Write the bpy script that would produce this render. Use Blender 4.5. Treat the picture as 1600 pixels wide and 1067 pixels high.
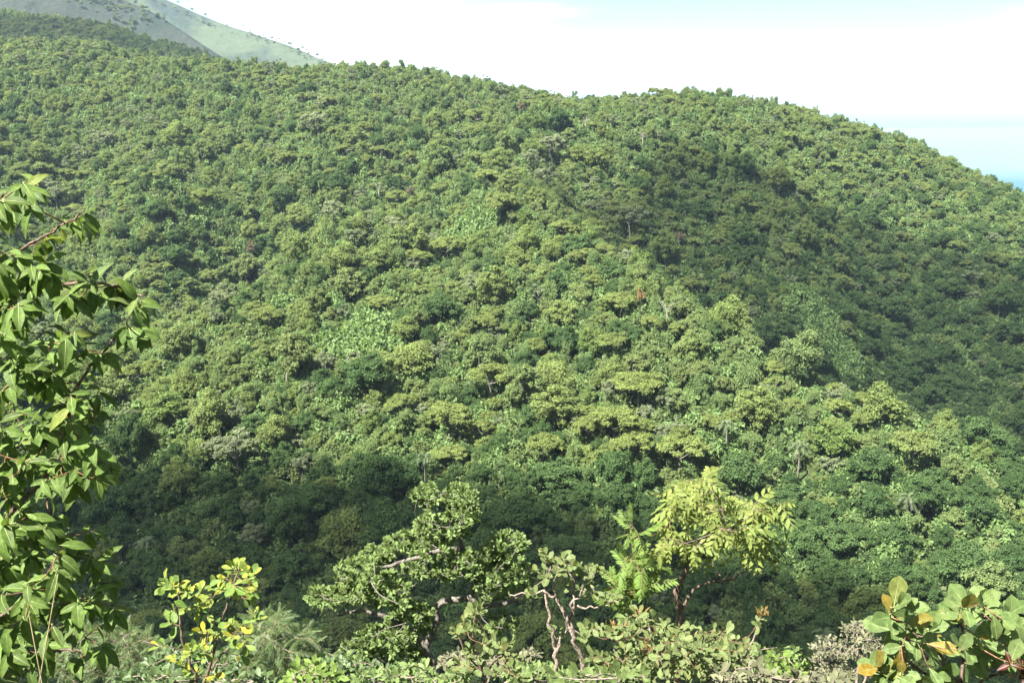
import bpy, math, random
import numpy as np
from mathutils import Matrix, Vector

# ------------------------------------------------------------------ start, camera, sky, sun, exposure
for _o in list(bpy.data.objects):
    bpy.data.objects.remove(_o)
scene = bpy.context.scene
C = scene.collection
PITCH = math.radians(14.0)
FPX = 1537.0                                   # focal length in pixels of a 1600 px wide picture
cam_d = bpy.data.cameras.new('camera')
cam_d.sensor_width = 36.0
cam_d.lens = 36.0 * FPX / 1600.0
cam_d.clip_start = 0.1
cam_d.clip_end = 500000.0
cam = bpy.data.objects.new('camera', cam_d)
cam.location = (0, 0, 0)
cam.rotation_euler = (math.pi / 2 - PITCH, 0, 0)
C.objects.link(cam)
scene.camera = cam

SUN_EL = math.radians(54.0)
SUN_AZ = math.radians(228.0)                   # clockwise from +Y: from the left and a little behind the camera
SUN_DIR = Vector((math.sin(SUN_AZ) * math.cos(SUN_EL), math.cos(SUN_AZ) * math.cos(SUN_EL), math.sin(SUN_EL)))

world = bpy.data.worlds.new('World')
scene.world = world
world.use_nodes = True
wn, wl = world.node_tree.nodes, world.node_tree.links
wn.clear()
w_out = wn.new('ShaderNodeOutputWorld')
w_bg = wn.new('ShaderNodeBackground')
w_bg.inputs['Strength'].default_value = 0.05
w_sky = wn.new('ShaderNodeTexSky')
w_sky.sky_type = 'NISHITA'
w_sky.sun_disc = False
w_sky.sun_elevation = SUN_EL
w_sky.sun_rotation = SUN_AZ
w_sky.air_density = 0.32
w_sky.dust_density = 0.0
w_sky.ozone_density = 3.0
w_tc = wn.new('ShaderNodeTexCoord')
w_map = wn.new('ShaderNodeMapping')
w_map.inputs['Scale'].default_value = (1.3, 1.3, 12.0)
w_map.inputs['Location'].default_value = (9.59, 16.5, 2.1)
w_map.inputs['Rotation'].default_value = (0, 0, 0.2)
w_noise = wn.new('ShaderNodeTexNoise')
w_noise.inputs['Scale'].default_value = 1.7
w_noise.inputs['Detail'].default_value = 7.0
w_noise.inputs['Roughness'].default_value = 0.52
w_ramp = wn.new('ShaderNodeValToRGB')
w_ramp.color_ramp.elements[0].position = 0.46
w_ramp.color_ramp.elements[1].position = 0.70
w_mix = wn.new('ShaderNodeMix')
w_mix.data_type = 'RGBA'
w_n2 = wn.new('ShaderNodeTexNoise')               # bright tops and greyer undersides of the clouds
w_n2.inputs['Scale'].default_value = 3.1
w_n2.inputs['Detail'].default_value = 6.0
w_cl = wn.new('ShaderNodeValToRGB')
w_cl.color_ramp.elements[0].position = 0.36
w_cl.color_ramp.elements[0].color = (0.58, 0.62, 0.66, 1)
w_cl.color_ramp.elements[1].position = 0.56
w_cl.color_ramp.elements[1].color = (1, 1, 1, 1)
w_sc = wn.new('ShaderNodeVectorMath')
w_sc.operation = 'SCALE'
w_sc.inputs['Scale'].default_value = 9.5
wl.new(w_map.outputs['Vector'], w_n2.inputs['Vector'])
wl.new(w_n2.outputs['Fac'], w_cl.inputs['Fac'])
wl.new(w_cl.outputs['Color'], w_sc.inputs[0])
wl.new(w_sc.outputs['Vector'], w_mix.inputs['B'])
wl.new(w_tc.outputs['Generated'], w_map.inputs['Vector'])
wl.new(w_map.outputs['Vector'], w_noise.inputs['Vector'])
wl.new(w_noise.outputs['Fac'], w_ramp.inputs['Fac'])
wl.new(w_ramp.outputs['Color'], w_mix.inputs['Factor'])
wl.new(w_sky.outputs['Color'], w_mix.inputs['A'])
wl.new(w_mix.outputs['Result'], w_bg.inputs['Color'])
wl.new(w_bg.outputs['Background'], w_out.inputs['Surface'])

sun_d = bpy.data.lights.new('sun', 'SUN')
sun_d.energy = 5.0
sun_d.angle = math.radians(0.53)
sun_d.color = (1.0, 0.95, 0.86)
sun = bpy.data.objects.new('sun', sun_d)
sun.rotation_euler = SUN_DIR.to_track_quat('Z', 'Y').to_euler()
C.objects.link(sun)

vs = scene.view_settings
vs.view_transform = 'Standard'
vs.look = 'None'
vs.gamma = 1.0
vs.use_curve_mapping = False
vs.exposure = 2.7
HAZE = 8e-5
cy = scene.cycles
cy.use_denoising = True
cy.max_bounces = 5
cy.diffuse_bounces = 2
cy.glossy_bounces = 2
cy.transmission_bounces = 3
cy.volume_bounces = 0
cy.transparent_max_bounces = 4
cy.caustics_reflective = False
cy.caustics_refractive = False

# clouds added out of view to shade the slopes, others filling the sky (ground point in its shade, half sizes, turn, seed)
SHADE_CLOUDS = [((232, 372, -85), (195, 136, 40), -0.66, 2, 0), ((-48, 187, -100), (165, 54, 30), -0.22, 5, 1), ((-360, 900, 30), (150, 60, 40), 0.2, 12, 0),
          ((-700, -300, 0), (260, 160, 70), 0.8, 21, 0), ((600, -200, 0), (220, 150, 60), 1.9, 23, 1), ((-900, 500, 0), (240, 120, 60), 0.4, 25, 0), ((150, -500, 0), (200, 120, 55), 2.4, 27, 1), ((900, 800, 0), (300, 170, 70), 1.2, 29, 0)]

# ------------------------------------------------------------------ helpers
RIGHT = np.array([1.0, 0, 0])
FWD = np.array([0, math.cos(PITCH), -math.sin(PITCH)])
UP = np.array([0, math.sin(PITCH), math.cos(PITCH)])

def at(u, v, y):
    """World point seen at photo position u, v at ground distance y ahead of the camera."""
    d = RIGHT * (u - 800) / FPX + FWD + UP * (533.5 - v) / FPX
    return d * (y / d[1])

def project(p):
    p = np.asarray(p, float)
    c = p @ FWD
    c = np.where(np.abs(c) < 1e-6, 1e-6, c)
    return 800 + FPX * (p @ RIGHT) / c, 533.5 - FPX * (p @ UP) / c, c

def link(o, parent=None):
    C.objects.link(o)
    if parent is not None:
        o.parent = parent
    return o

def tag(o, label=None, cat=None, group=None, kind=None):
    if label: o['label'] = label
    if cat: o['category'] = cat
    if group: o['group'] = group
    if kind: o['kind'] = kind
    return o

def empty(name, loc, label=None, cat=None, group=None):
    o = bpy.data.objects.new(name, None)
    o.empty_display_size = 0.2
    o.location = loc
    link(o)
    return tag(o, label, cat, group)

def mesh_from(name, verts, faces, mats, mat_idx=None, smooth=False, tint=None, lco=None):
    """verts (n,3) array; faces: an (m,k) array or a list of such arrays."""
    me = bpy.data.meshes.new(name)
    if isinstance(faces, np.ndarray):
        faces = [faces]
    faces = [f for f in faces if len(f)]
    loops = np.concatenate([f.ravel() for f in faces]).astype(np.int32)
    tot = np.concatenate([np.full(len(f), f.shape[1]) for f in faces]).astype(np.int32)
    start = np.concatenate([[0], np.cumsum(tot)[:-1]]).astype(np.int32)
    me.vertices.add(len(verts))
    me.vertices.foreach_set('co', np.asarray(verts, np.float32).ravel())
    me.loops.add(len(loops))
    me.loops.foreach_set('vertex_index', loops)
    me.polygons.add(len(tot))
    me.polygons.foreach_set('loop_start', start)
    me.polygons.foreach_set('loop_total', tot)
    for m in mats:
        me.materials.append(m)
    if mat_idx is not None:
        me.polygons.foreach_set('material_index', np.asarray(mat_idx, np.int32))
    me.polygons.foreach_set('use_smooth', np.full(len(tot), smooth))
    if tint is not None:
        a = me.attributes.new('tint', 'FLOAT', 'FACE')
        a.data.foreach_set('value', np.asarray(tint, np.float32))
    if lco is not None:
        a = me.attributes.new('lco', 'FLOAT_VECTOR', 'POINT')
        a.data.foreach_set('vector', np.asarray(lco, np.float32).ravel())
    me.update(calc_edges=True)
    me.validate()
    return me

def catmull(pts, n=6):
    P = [np.asarray(p, float) for p in pts]
    if len(P) < 3:
        return [P[0] + (P[1] - P[0]) * t for t in np.linspace(0, 1, n)]
    P = [2 * P[0] - P[1]] + P + [2 * P[-1] - P[-2]]
    out = []
    for i in range(1, len(P) - 2):
        for t in np.arange(n) / n:
            a, b, c, d = P[i - 1:i + 3]
            out.append(0.5 * (2 * b + (c - a) * t + (2 * a - 5 * b + 4 * c - d) * t * t + (3 * b - a - 3 * c + d) * t ** 3))
    out.append(P[-2])
    return out

def tubes(specs, sides=6):
    """specs: list of (points, r0, r1). Returns verts, quads."""
    V, F, off = [], [], 0
    ang = np.arange(sides) * 2 * math.pi / sides
    for pts, r0, r1 in specs:
        P = np.array(pts, float)
        n = len(P)
        T = np.gradient(P, axis=0)
        T /= np.linalg.norm(T, axis=1)[:, None] + 1e-9
        ref = np.array([0.31, 0.87, 0.38])
        A = np.cross(T, ref); A /= np.linalg.norm(A, axis=1)[:, None] + 1e-9
        B = np.cross(T, A)
        r = np.linspace(r0, r1, n)[:, None, None]
        ring = P[:, None, :] + r * (np.cos(ang)[None, :, None] * A[:, None, :] + np.sin(ang)[None, :, None] * B[:, None, :])
        V.append(ring.reshape(-1, 3))
        i = np.arange(n - 1)[:, None] * sides
        k = np.arange(sides)[None, :]
        k2 = (k + 1) % sides
        F.append((np.stack([i + k, i + k2, i + sides + k2, i + sides + k], -1) + off).reshape(-1, 4))
        off += n * sides
    return np.concatenate(V), np.concatenate(F)

# ------------------------------------------------------------------ materials
def new_mat(name):
    m = bpy.data.materials.new(name)
    m.use_nodes = True
    m.node_tree.nodes.clear()
    return m, m.node_tree.nodes, m.node_tree.links

def leaf_mat(name, cols, trans=0.25, rough=0.5, spec=0.3, tint_amt=0.35, noise_scale=None, gain=1.0, hue=(1, 1, 1)):
    """cols: colours that single plants (or leaves) are spread over by Object Random; tint varies each leaf."""
    m, N, L = new_mat(name)
    out = N.new('ShaderNodeOutputMaterial')
    info = N.new('ShaderNodeObjectInfo')
    ramp = N.new('ShaderNodeValToRGB')
    cr = ramp.color_ramp
    while len(cr.elements) < len(cols):
        cr.elements.new(0.5)
    for i, c in enumerate(cols):
        cr.elements[i].position = i / max(1, len(cols) - 1)
        cr.elements[i].color = (*[q * gain * k for q, k in zip(c, hue)], 1)
    L.new(info.outputs['Random'], ramp.inputs['Fac'])
    att = N.new('ShaderNodeAttribute'); att.attribute_name = 'tint'
    mr = N.new('ShaderNodeMapRange')
    mr.inputs['To Min'].default_value = 1 - tint_amt
    mr.inputs['To Max'].default_value = 1 + tint_amt
    L.new(att.outputs['Fac'], mr.inputs['Value'])
    sc = N.new('ShaderNodeVectorMath'); sc.operation = 'SCALE'
    L.new(ramp.outputs['Color'], sc.inputs[0])
    L.new(mr.outputs['Result'], sc.inputs['Scale'])
    col = sc.outputs['Vector']
    if noise_scale:
        lc = N.new('ShaderNodeAttribute'); lc.attribute_name = 'lco'
        add = N.new('ShaderNodeMath'); add.operation = 'MULTIPLY_ADD'; add.inputs[1].default_value = 37.0
        L.new(info.outputs['Random'], add.inputs[0]); L.new(att.outputs['Fac'], add.inputs[2])
        nz = N.new('ShaderNodeTexNoise'); nz.noise_dimensions = '4D'; nz.inputs['Scale'].default_value = noise_scale
        nz.inputs['Detail'].default_value = 4
        L.new(lc.outputs['Vector'], nz.inputs['Vector']); L.new(add.outputs[0], nz.inputs['W'])
        mr2 = N.new('ShaderNodeMapRange')
        mr2.inputs['From Min'].default_value = 0.3; mr2.inputs['From Max'].default_value = 0.7
        mr2.inputs['To Min'].default_value = 0.66; mr2.inputs['To Max'].default_value = 1.3
        L.new(nz.outputs['Fac'], mr2.inputs['Value'])
        sx_ = N.new('ShaderNodeSeparateXYZ'); L.new(lc.outputs['Vector'], sx_.inputs[0])
        ab = N.new('ShaderNodeMath'); ab.operation = 'ABSOLUTE'; L.new(sx_.outputs['X'], ab.inputs[0])
        vn = N.new('ShaderNodeMath'); vn.operation = 'MULTIPLY_ADD'; vn.inputs[1].default_value = -0.9
        L.new(ab.outputs[0], vn.inputs[0]); L.new(sx_.outputs['Y'], vn.inputs[2])
        pp = N.new('ShaderNodeMath'); pp.operation = 'PINGPONG'; pp.inputs[1].default_value = 0.05
        L.new(vn.outputs[0], pp.inputs[0])
        vr = N.new('ShaderNodeMapRange'); vr.inputs['From Min'].default_value = 0.0; vr.inputs['From Max'].default_value = 0.012
        vr.inputs['To Min'].default_value = 1.3; vr.inputs['To Max'].default_value = 1.0
        L.new(pp.outputs[0], vr.inputs['Value'])
        mm = N.new('ShaderNodeMath'); mm.operation = 'MULTIPLY'
        L.new(mr2.outputs['Result'], mm.inputs[0]); L.new(vr.outputs['Result'], mm.inputs[1])
        sc2 = N.new('ShaderNodeVectorMath'); sc2.operation = 'SCALE'
        L.new(col, sc2.inputs[0]); L.new(mm.outputs[0], sc2.inputs['Scale'])
        n2 = N.new('ShaderNodeTexNoise'); n2.noise_dimensions = '4D'; n2.inputs['Scale'].default_value = 9.0; n2.inputs['Detail'].default_value = 3
        L.new(lc.outputs['Vector'], n2.inputs['Vector']); L.new(add.outputs[0], n2.inputs['W'])
        br = N.new('ShaderNodeMapRange'); br.inputs['From Min'].default_value = 0.66; br.inputs['From Max'].default_value = 0.70
        br.inputs['To Max'].default_value = 0.75
        L.new(n2.outputs['Fac'], br.inputs['Value'])
        mb = N.new('ShaderNodeMix'); mb.data_type = 'RGBA'; mb.inputs['B'].default_value = (0.10, 0.06, 0.025, 1)
        L.new(br.outputs['Result'], mb.inputs['Factor']); L.new(sc2.outputs['Vector'], mb.inputs['A'])
        col = mb.outputs['Result']
    bs = N.new('ShaderNodeBsdfPrincipled')
    bs.inputs['Roughness'].default_value = rough
    bs.inputs['Specular IOR Level'].default_value = spec
    L.new(col, bs.inputs['Base Color'])
    tr = N.new('ShaderNodeBsdfTranslucent')
    tw = N.new('ShaderNodeMix'); tw.data_type = 'RGBA'; tw.blend_type = 'MULTIPLY'
    tw.inputs['Factor'].default_value = 1.0
    tw.inputs['B'].default_value = (1.2, 1.15, 0.72, 1)
    L.new(col, tw.inputs['A'])
    L.new(tw.outputs['Result'], tr.inputs['Color'])
    mx = N.new('ShaderNodeMixShader'); mx.inputs['Fac'].default_value = trans
    L.new(bs.outputs['BSDF'], mx.inputs[1]); L.new(tr.outputs['BSDF'], mx.inputs[2])
    L.new(mx.outputs['Shader'], out.inputs['Surface'])
    return m

def rough_mat(name, c1, c2, scale, rough=0.85, bump=0.3, detail=6, stretch=(1, 1, 1), dist=0.02):
    m, N, L = new_mat(name)
    out = N.new('ShaderNodeOutputMaterial')
    tc = N.new('ShaderNodeTexCoord')
    mp = N.new('ShaderNodeMapping'); mp.inputs['Scale'].default_value = stretch
    nz = N.new('ShaderNodeTexNoise'); nz.inputs['Scale'].default_value = scale; nz.inputs['Detail'].default_value = detail
    L.new(tc.outputs['Object'], mp.inputs['Vector']); L.new(mp.outputs['Vector'], nz.inputs['Vector'])
    rp = N.new('ShaderNodeValToRGB')
    rp.color_ramp.elements[0].position = 0.35; rp.color_ramp.elements[0].color = (*c1, 1)
    rp.color_ramp.elements[1].position = 0.65; rp.color_ramp.elements[1].color = (*c2, 1)
    L.new(nz.outputs['Fac'], rp.inputs['Fac'])
    bs = N.new('ShaderNodeBsdfPrincipled')
    bs.inputs['Roughness'].default_value = rough
    bs.inputs['Specular IOR Level'].default_value = 0.2
    L.new(rp.outputs['Color'], bs.inputs['Base Color'])
    bp = N.new('ShaderNodeBump'); bp.inputs['Strength'].default_value = bump; bp.inputs['Distance'].default_value = dist
    L.new(nz.outputs['Fac'], bp.inputs['Height']); L.new(bp.outputs['Normal'], bs.inputs['Normal'])
    L.new(bs.outputs['BSDF'], out.inputs['Surface'])
    return m

M_soil = rough_mat('forest_floor', (0.025, 0.045, 0.014), (0.06, 0.075, 0.03), 0.35, bump=0.6, dist=0.5)
M_bark = rough_mat('bark_forest', (0.07, 0.065, 0.05), (0.17, 0.16, 0.13), 2.0)
M_bark_grey = rough_mat('bark_grey', (0.045, 0.04, 0.033), (0.135, 0.125, 0.105), 28.0, bump=0.9, stretch=(1, 1, 0.5))
M_bark_brown = rough_mat('bark_brown', (0.045, 0.030, 0.022), (0.14, 0.105, 0.08), 40.0, bump=0.9, stretch=(1, 1, 0.5))
M_bark_pink = rough_mat('bark_pinkish', (0.10, 0.075, 0.06), (0.22, 0.18, 0.15), 40.0, bump=0.7)
M_twig_red = rough_mat('twig_reddish', (0.07, 0.035, 0.02), (0.16, 0.09, 0.05), 50.0, bump=0.4)
M_straw = rough_mat('straw', (0.20, 0.16, 0.085), (0.32, 0.27, 0.16), 30.0, bump=0.1)
M_pale_wood = rough_mat('pale_dead_wood', (0.16, 0.145, 0.12), (0.28, 0.255, 0.22), 3.0)

# ------------------------------------------------------------------ terrain
CH = 11.0        # canopy height that the ground lies below what the photo shows
ctrl = []
def g(u, v, y, dz=0.0):
    p = at(u, v, y); ctrl.append((p[0], p[1], p[2] - CH + dz))
def w(x, y, z):
    ctrl.append((x, y, z))
# crest of the main ridge
for a in [(-350, 70, 600), (-150, 58, 620), (0, 56, 640), (120, 60, 640), (220, 79, 640), (320, 89, 635), (400, 98, 630), (500, 98, 625), (600, 98, 610),
          (700, 104, 590), (780, 124, 570), (850, 147, 560), (950, 144, 570), (1050, 134, 580), (1150, 145, 590),
          (1250, 157, 600), (1300, 171, 600), (1400, 206, 600), (1500, 247, 590), (1600, 295, 570), (1750, 376, 540), (1900, 455, 520)]:
    g(*a)
# second crest behind it at the left
for a in [(-300, 16, 930), (-100, 12, 930), (0, 16, 920), (70, 22, 920), (140, 36, 910), (200, 54, 900), (280, 76, 900), (330, 90, 890)]:
    g(*a)
for a in [(-200, 66, 760), (0, 64, 760), (150, 70, 760), (280, 88, 760)]:
    g(*a, dz=-8)
# falling away behind the crest
for a in [(420, 88, 760), (600, 92, 760), (800, 140, 740), (950, 150, 730), (1100, 150, 740), (1250, 165, 750), (1400, 210, 740), (1600, 300, 720), (1800, 390, 700)]:
    g(*a, dz=-75)
# left hillside
for a in [(-150, 200, 500), (-150, 350, 415), (-150, 500, 335), (0, 200, 510), (0, 350, 420), (100, 480, 345), (200, 150, 550), (200, 290, 455), (230, 385, 410), (350, 330, 435),
          (400, 180, 520), (430, 290, 450), (600, 180, 510), (560, 270, 455), (700, 200, 490)]:
    g(*a)
# gully left of the middle spur
for a in [(230, 470, 352), (290, 420, 368), (390, 362, 396), (490, 318, 424)]:
    g(*a, dz=-20)
# crest of the spur on its left side and its body
for a in [(300, 478, 318), (400, 412, 352), (520, 350, 388), (650, 305, 412), (500, 500, 300), (800, 500, 298), (700, 380, 358), (820, 300, 408), (900, 350, 370),
          (850, 230, 475), (1000, 200, 510),
          (600, 650, 252), (900, 650, 250), (1100, 700, 240), (1300, 750, 232), (1500, 800, 225), (800, 800, 215), (400, 650, 255), (400, 780, 225), (150, 650, 262), (150, 780, 232), (-100, 700, 250)]:
    g(*a)
for a in [(1000, 438, 324), (1100, 503, 302), (1200, 563, 286), (1300, 613, 273), (1400, 658, 262), (1500, 695, 253), (1600, 730, 246), (1800, 795, 235)]:
    g(*a, dz=6)
# valley behind the spur and the slope beyond it
for a in [(1050, 430, 380), (1110, 470, 362), (1210, 545, 348), (1320, 600, 338), (1420, 645, 332), (1530, 688, 322), (1640, 730, 310)]:
    g(*a, dz=-34)
for a in [(1400, 610, 405), (1400, 450, 480), (1400, 300, 545), (1200, 500, 405), (1200, 350, 470), (1200, 240, 525), (1550, 650, 392), (1550, 450, 475), (1600, 380, 510),
          (1050, 390, 432), (1030, 280, 490), (1750, 550, 420), (1750, 690, 345)]:
    g(*a)
# valley floor below
for a in [(-150, 930, 205), (100, 910, 203), (400, 940, 190), (800, 945, 187), (1200, 945, 188), (1500, 940, 196), (1800, 930, 200)]:
    g(*a)
# slope that the camera stands on
for x in (-260, -110, -40, 0, 40, 110, 260):
    for y, z in ((-70, 22), (0, -1.75), (15, -12.2), (45, -37), (100, -82), (145, -111)):
        w(x, y, z)
ctrl = np.array(ctrl)

def tps_kernel(d2):
    return np.where(d2 > 1e-12, 0.5 * d2 * np.log(d2 + 1e-12), 0.0)
_P = ctrl[:, :2] / 100.0
_n = len(_P)
_d2 = ((_P[:, None, :] - _P[None, :, :]) ** 2).sum(-1)
_A = np.zeros((_n + 3, _n + 3))
_A[:_n, :_n] = tps_kernel(_d2) + np.eye(_n) * 0.002
_A[:_n, _n] = 1; _A[:_n, _n + 1:] = _P
_A[_n, :_n] = 1; _A[_n + 1:, :_n] = _P.T
_b = np.concatenate([ctrl[:, 2], np.zeros(3)])
_wt = np.linalg.solve(_A, _b)

def ground_exact(x, y):
    q = np.stack([np.ravel(x), np.ravel(y)], -1) / 100.0
    out = np.empty(len(q))
    for s in range(0, len(q), 20000):
        p = q[s:s + 20000]
        d2 = ((p[:, None, :] - _P[None, :, :]) ** 2).sum(-1)
        out[s:s + 20000] = tps_kernel(d2) @ _wt[:_n] + _wt[_n] + p @ _wt[_n + 1:]
    x = np.ravel(x); y = np.ravel(y)
    far = np.clip((y - 60) / 120, 0, 1)
    out += far * (1.3 * np.sin(x * 0.061 + 1.3 * np.sin(y * 0.037)) + 1.0 * np.sin(y * 0.083 + x * 0.029))
    rib = np.sin((x + 0.45 * (y - 400)) * 0.078 + 0.9 * np.sin(y * 0.021))          # ribs and gullies that run down the slopes
    out += 7.0 * np.clip((y - 290) / 80, 0, 1) * np.clip((540 - y) / 70, 0, 1) * np.clip((90 - x) / 60, 0.25, 1) * rib
    return out.reshape(np.shape(x))

gx = np.concatenate([np.linspace(-620, -30, 120, endpoint=False), np.linspace(-30, 30, 41), np.linspace(30, 720, 140)[1:]])
gy = np.concatenate([np.linspace(-70, 0, 15, endpoint=False), np.linspace(0, 40, 41), np.linspace(40, 1040, 201)[1:]])
GX, GY = np.meshgrid(gx, gy)
GZ = ground_exact(GX, GY).reshape(GX.shape)
SEA_Z = -330.0

def ground(x, y):
    x = np.atleast_1d(np.asarray(x, float)); y = np.atleast_1d(np.asarray(y, float))
    i = np.clip(np.searchsorted(gx, x) - 1, 0, len(gx) - 2); j = np.clip(np.searchsorted(gy, y) - 1, 0, len(gy) - 2)
    fx = np.clip((x - gx[i]) / (gx[i + 1] - gx[i]), 0, 1); fy = np.clip((y - gy[j]) / (gy[j + 1] - gy[j]), 0, 1)
    return (GZ[j, i] * (1 - fx) * (1 - fy) + GZ[j, i + 1] * fx * (1 - fy) + GZ[j + 1, i] * (1 - fx) * fy + GZ[j + 1, i + 1] * fx * fy)

def grid_mesh(name, X, Y, Z, mat, skirt=None):
    nj, ni = X.shape
    V = np.stack([X, Y, Z], -1).reshape(-1, 3)
    j, i = np.meshgrid(np.arange(nj - 1), np.arange(ni - 1), indexing='ij')
    a = (j * ni + i).ravel()
    F = np.stack([a, a + 1, a + ni + 1, a + ni], -1)
    return mesh_from(name, V, F, [mat], smooth=True)

# border rows carried far down so that the hill meets the sea
sx = np.concatenate([[gx[0] - 900], gx, [gx[-1] + 500]]); sy = np.concatenate([[gy[0] - 300], gy, [gy[-1] + 900]])
SX, SY = np.meshgrid(sx, sy)
SZ = np.full(SX.shape, SEA_Z - 5.0)
SZ[1:-1, 1:-1] = GZ
SZ[0, 1:-1] = GZ[0] + 90; SZ[:, 0] = np.concatenate([[120], GZ[:, 0] + 60, [SEA_Z - 5]])
hill = tag(link(bpy.data.objects.new('hillside', grid_mesh('hillside', SX, SY, SZ, M_soil))), 'forest floor of the steep valley and its wooded ridge', kind='structure')

# ------------------------------------------------------------------ lake
m, N, L = new_mat('lake_water')
out = N.new('ShaderNodeOutputMaterial'); bs = N.new('ShaderNodeBsdfPrincipled')
tc = N.new('ShaderNodeTexCoord'); mp = N.new('ShaderNodeMapping'); mp.inputs['Scale'].default_value = (0.00006, 0.0003, 1)
nz = N.new('ShaderNodeTexNoise'); nz.inputs['Scale'].default_value = 1.0; nz.inputs['Detail'].default_value = 5; nz.inputs['Roughness'].default_value = 0.6
sp = N.new('ShaderNodeSeparateXYZ'); ma = N.new('ShaderNodeMath'); ma.operation = 'MULTIPLY_ADD'; ma.inputs[1].default_value = 5000.0
L.new(tc.outputs['Object'], sp.inputs[0]); L.new(tc.outputs['Object'], mp.inputs['Vector']); L.new(mp.outputs['Vector'], nz.inputs['Vector'])
L.new(nz.outputs['Fac'], ma.inputs[0]); L.new(sp.outputs['Y'], ma.inputs[2])
mr = N.new('ShaderNodeMapRange'); mr.inputs['From Min'].default_value = 2500.0; mr.inputs['From Max'].default_value = 22500.0
L.new(ma.outputs[0], mr.inputs['Value'])
rp = N.new('ShaderNodeValToRGB'); cr = rp.color_ramp                      # wind lanes: ruffled darker water and a calmer pale lane
ruf, calm = (0.005, 0.058, 0.110, 1), (0.065, 0.110, 0.120, 1)
cr.elements[0].position = 0.19; cr.elements[0].color = ruf
cr.elements[1].position = 0.26; cr.elements[1].color = calm
for p_, c_ in ((0.52, calm), (0.56, ruf), (0.9, ruf)):
    q_ = cr.elements.new(p_); q_.color = c_
L.new(mr.outputs['Result'], rp.inputs['Fac']); L.new(rp.outputs['Color'], bs.inputs['Base Color'])
bs.inputs['Roughness'].default_value = 0.45
bs.inputs['IOR'].default_value = 1.33
bs.inputs['Specular IOR Level'].default_value = 0.2
n3 = N.new('ShaderNodeTexNoise'); n3.inputs['Scale'].default_value = 0.02; n3.inputs['Detail'].default_value = 6
L.new(tc.outputs['Object'], n3.inputs['Vector'])
bp = N.new('ShaderNodeBump'); bp.inputs['Strength'].default_value = 0.4; bp.inputs['Distance'].default_value = 1.0
L.new(n3.outputs['Fac'], bp.inputs['Height']); L.new(bp.outputs['Normal'], bs.inputs['Normal'])
L.new(bs.outputs['BSDF'], out.inputs['Surface'])
M_water = m
S = 150000.0
lake_me = mesh_from('lake', np.array([(-S, -S, 0), (S, -S, 0), (S, S, 0), (-S, S, 0)], float), np.array([[0, 1, 2, 3]]), [M_water])
lake = link(bpy.data.objects.new('lake', lake_me)); lake.location = (0, 0, SEA_Z)
tag(lake, 'pale blue lake reaching to the horizon', kind='structure')

# ------------------------------------------------------------------ far mountains
def mountain_mat(name, grass1, grass2, scrub, lo, hi, scale):
    m, N, L = new_mat(name)
    out = N.new('ShaderNodeOutputMaterial'); bs = N.new('ShaderNodeBsdfPrincipled')
    bs.inputs['Roughness'].default_value = 0.9; bs.inputs['Specular IOR Level'].default_value = 0.1
    tc = N.new('ShaderNodeTexCoord')
    n1 = N.new('ShaderNodeTexNoise'); n1.inputs['Scale'].default_value = scale; n1.inputs['Detail'].default_value = 6; n1.inputs['Roughness'].default_value = 0.6
    n2 = N.new('ShaderNodeTexNoise'); n2.inputs['Scale'].default_value = scale * 7; n2.inputs['Detail'].default_value = 6
    L.new(tc.outputs['Object'], n1.inputs['Vector']); L.new(tc.outputs['Object'], n2.inputs['Vector'])
    mg = N.new('ShaderNodeMix'); mg.data_type = 'RGBA'
    mg.inputs['A'].default_value = (*grass1, 1); mg.inputs['B'].default_value = (*grass2, 1)
    L.new(n2.outputs['Fac'], mg.inputs['Factor'])
    rp = N.new('ShaderNodeValToRGB'); rp.color_ramp.elements[0].position = lo; rp.color_ramp.elements[1].position = hi
    L.new(n1.outputs['Fac'], rp.inputs['Fac'])
    ms = N.new('ShaderNodeMix'); ms.data_type = 'RGBA'; ms.inputs['B'].default_value = (*scrub, 1)
    L.new(mg.outputs['Result'], ms.inputs['A']); L.new(rp.outputs['Color'], ms.inputs['Factor'])
    L.new(ms.outputs['Result'], bs.inputs['Base Color'])
    bp = N.new('ShaderNodeBump'); bp.inputs['Strength'].default_value = 0.7; bp.inputs['Distance'].default_value = 8.0
    L.new(n2.outputs['Fac'], bp.inputs['Height']); L.new(bp.outputs['Normal'], bs.inputs['Normal'])
    L.new(bs.outputs['BSDF'], out.inputs['Surface'])
    return m

def fbm(x, y, seed):
    r = np.random.default_rng(seed); out = 0; amp = 1.0; f = 1.0
    for _ in range(5):
        a, b, c, d = r.uniform(0, 6.28, 4); th = r.uniform(0, 6.28)
        xr = x * math.cos(th) - y * math.sin(th); yr = x * math.sin(th) + y * math.cos(th)
        out = out + amp * (np.sin(xr * f + a + 1.2 * np.sin(yr * f * 0.7 + b)) * np.cos(yr * f * 0.9 + c))
        amp *= 0.5; f *= 2.03
    return out

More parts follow.
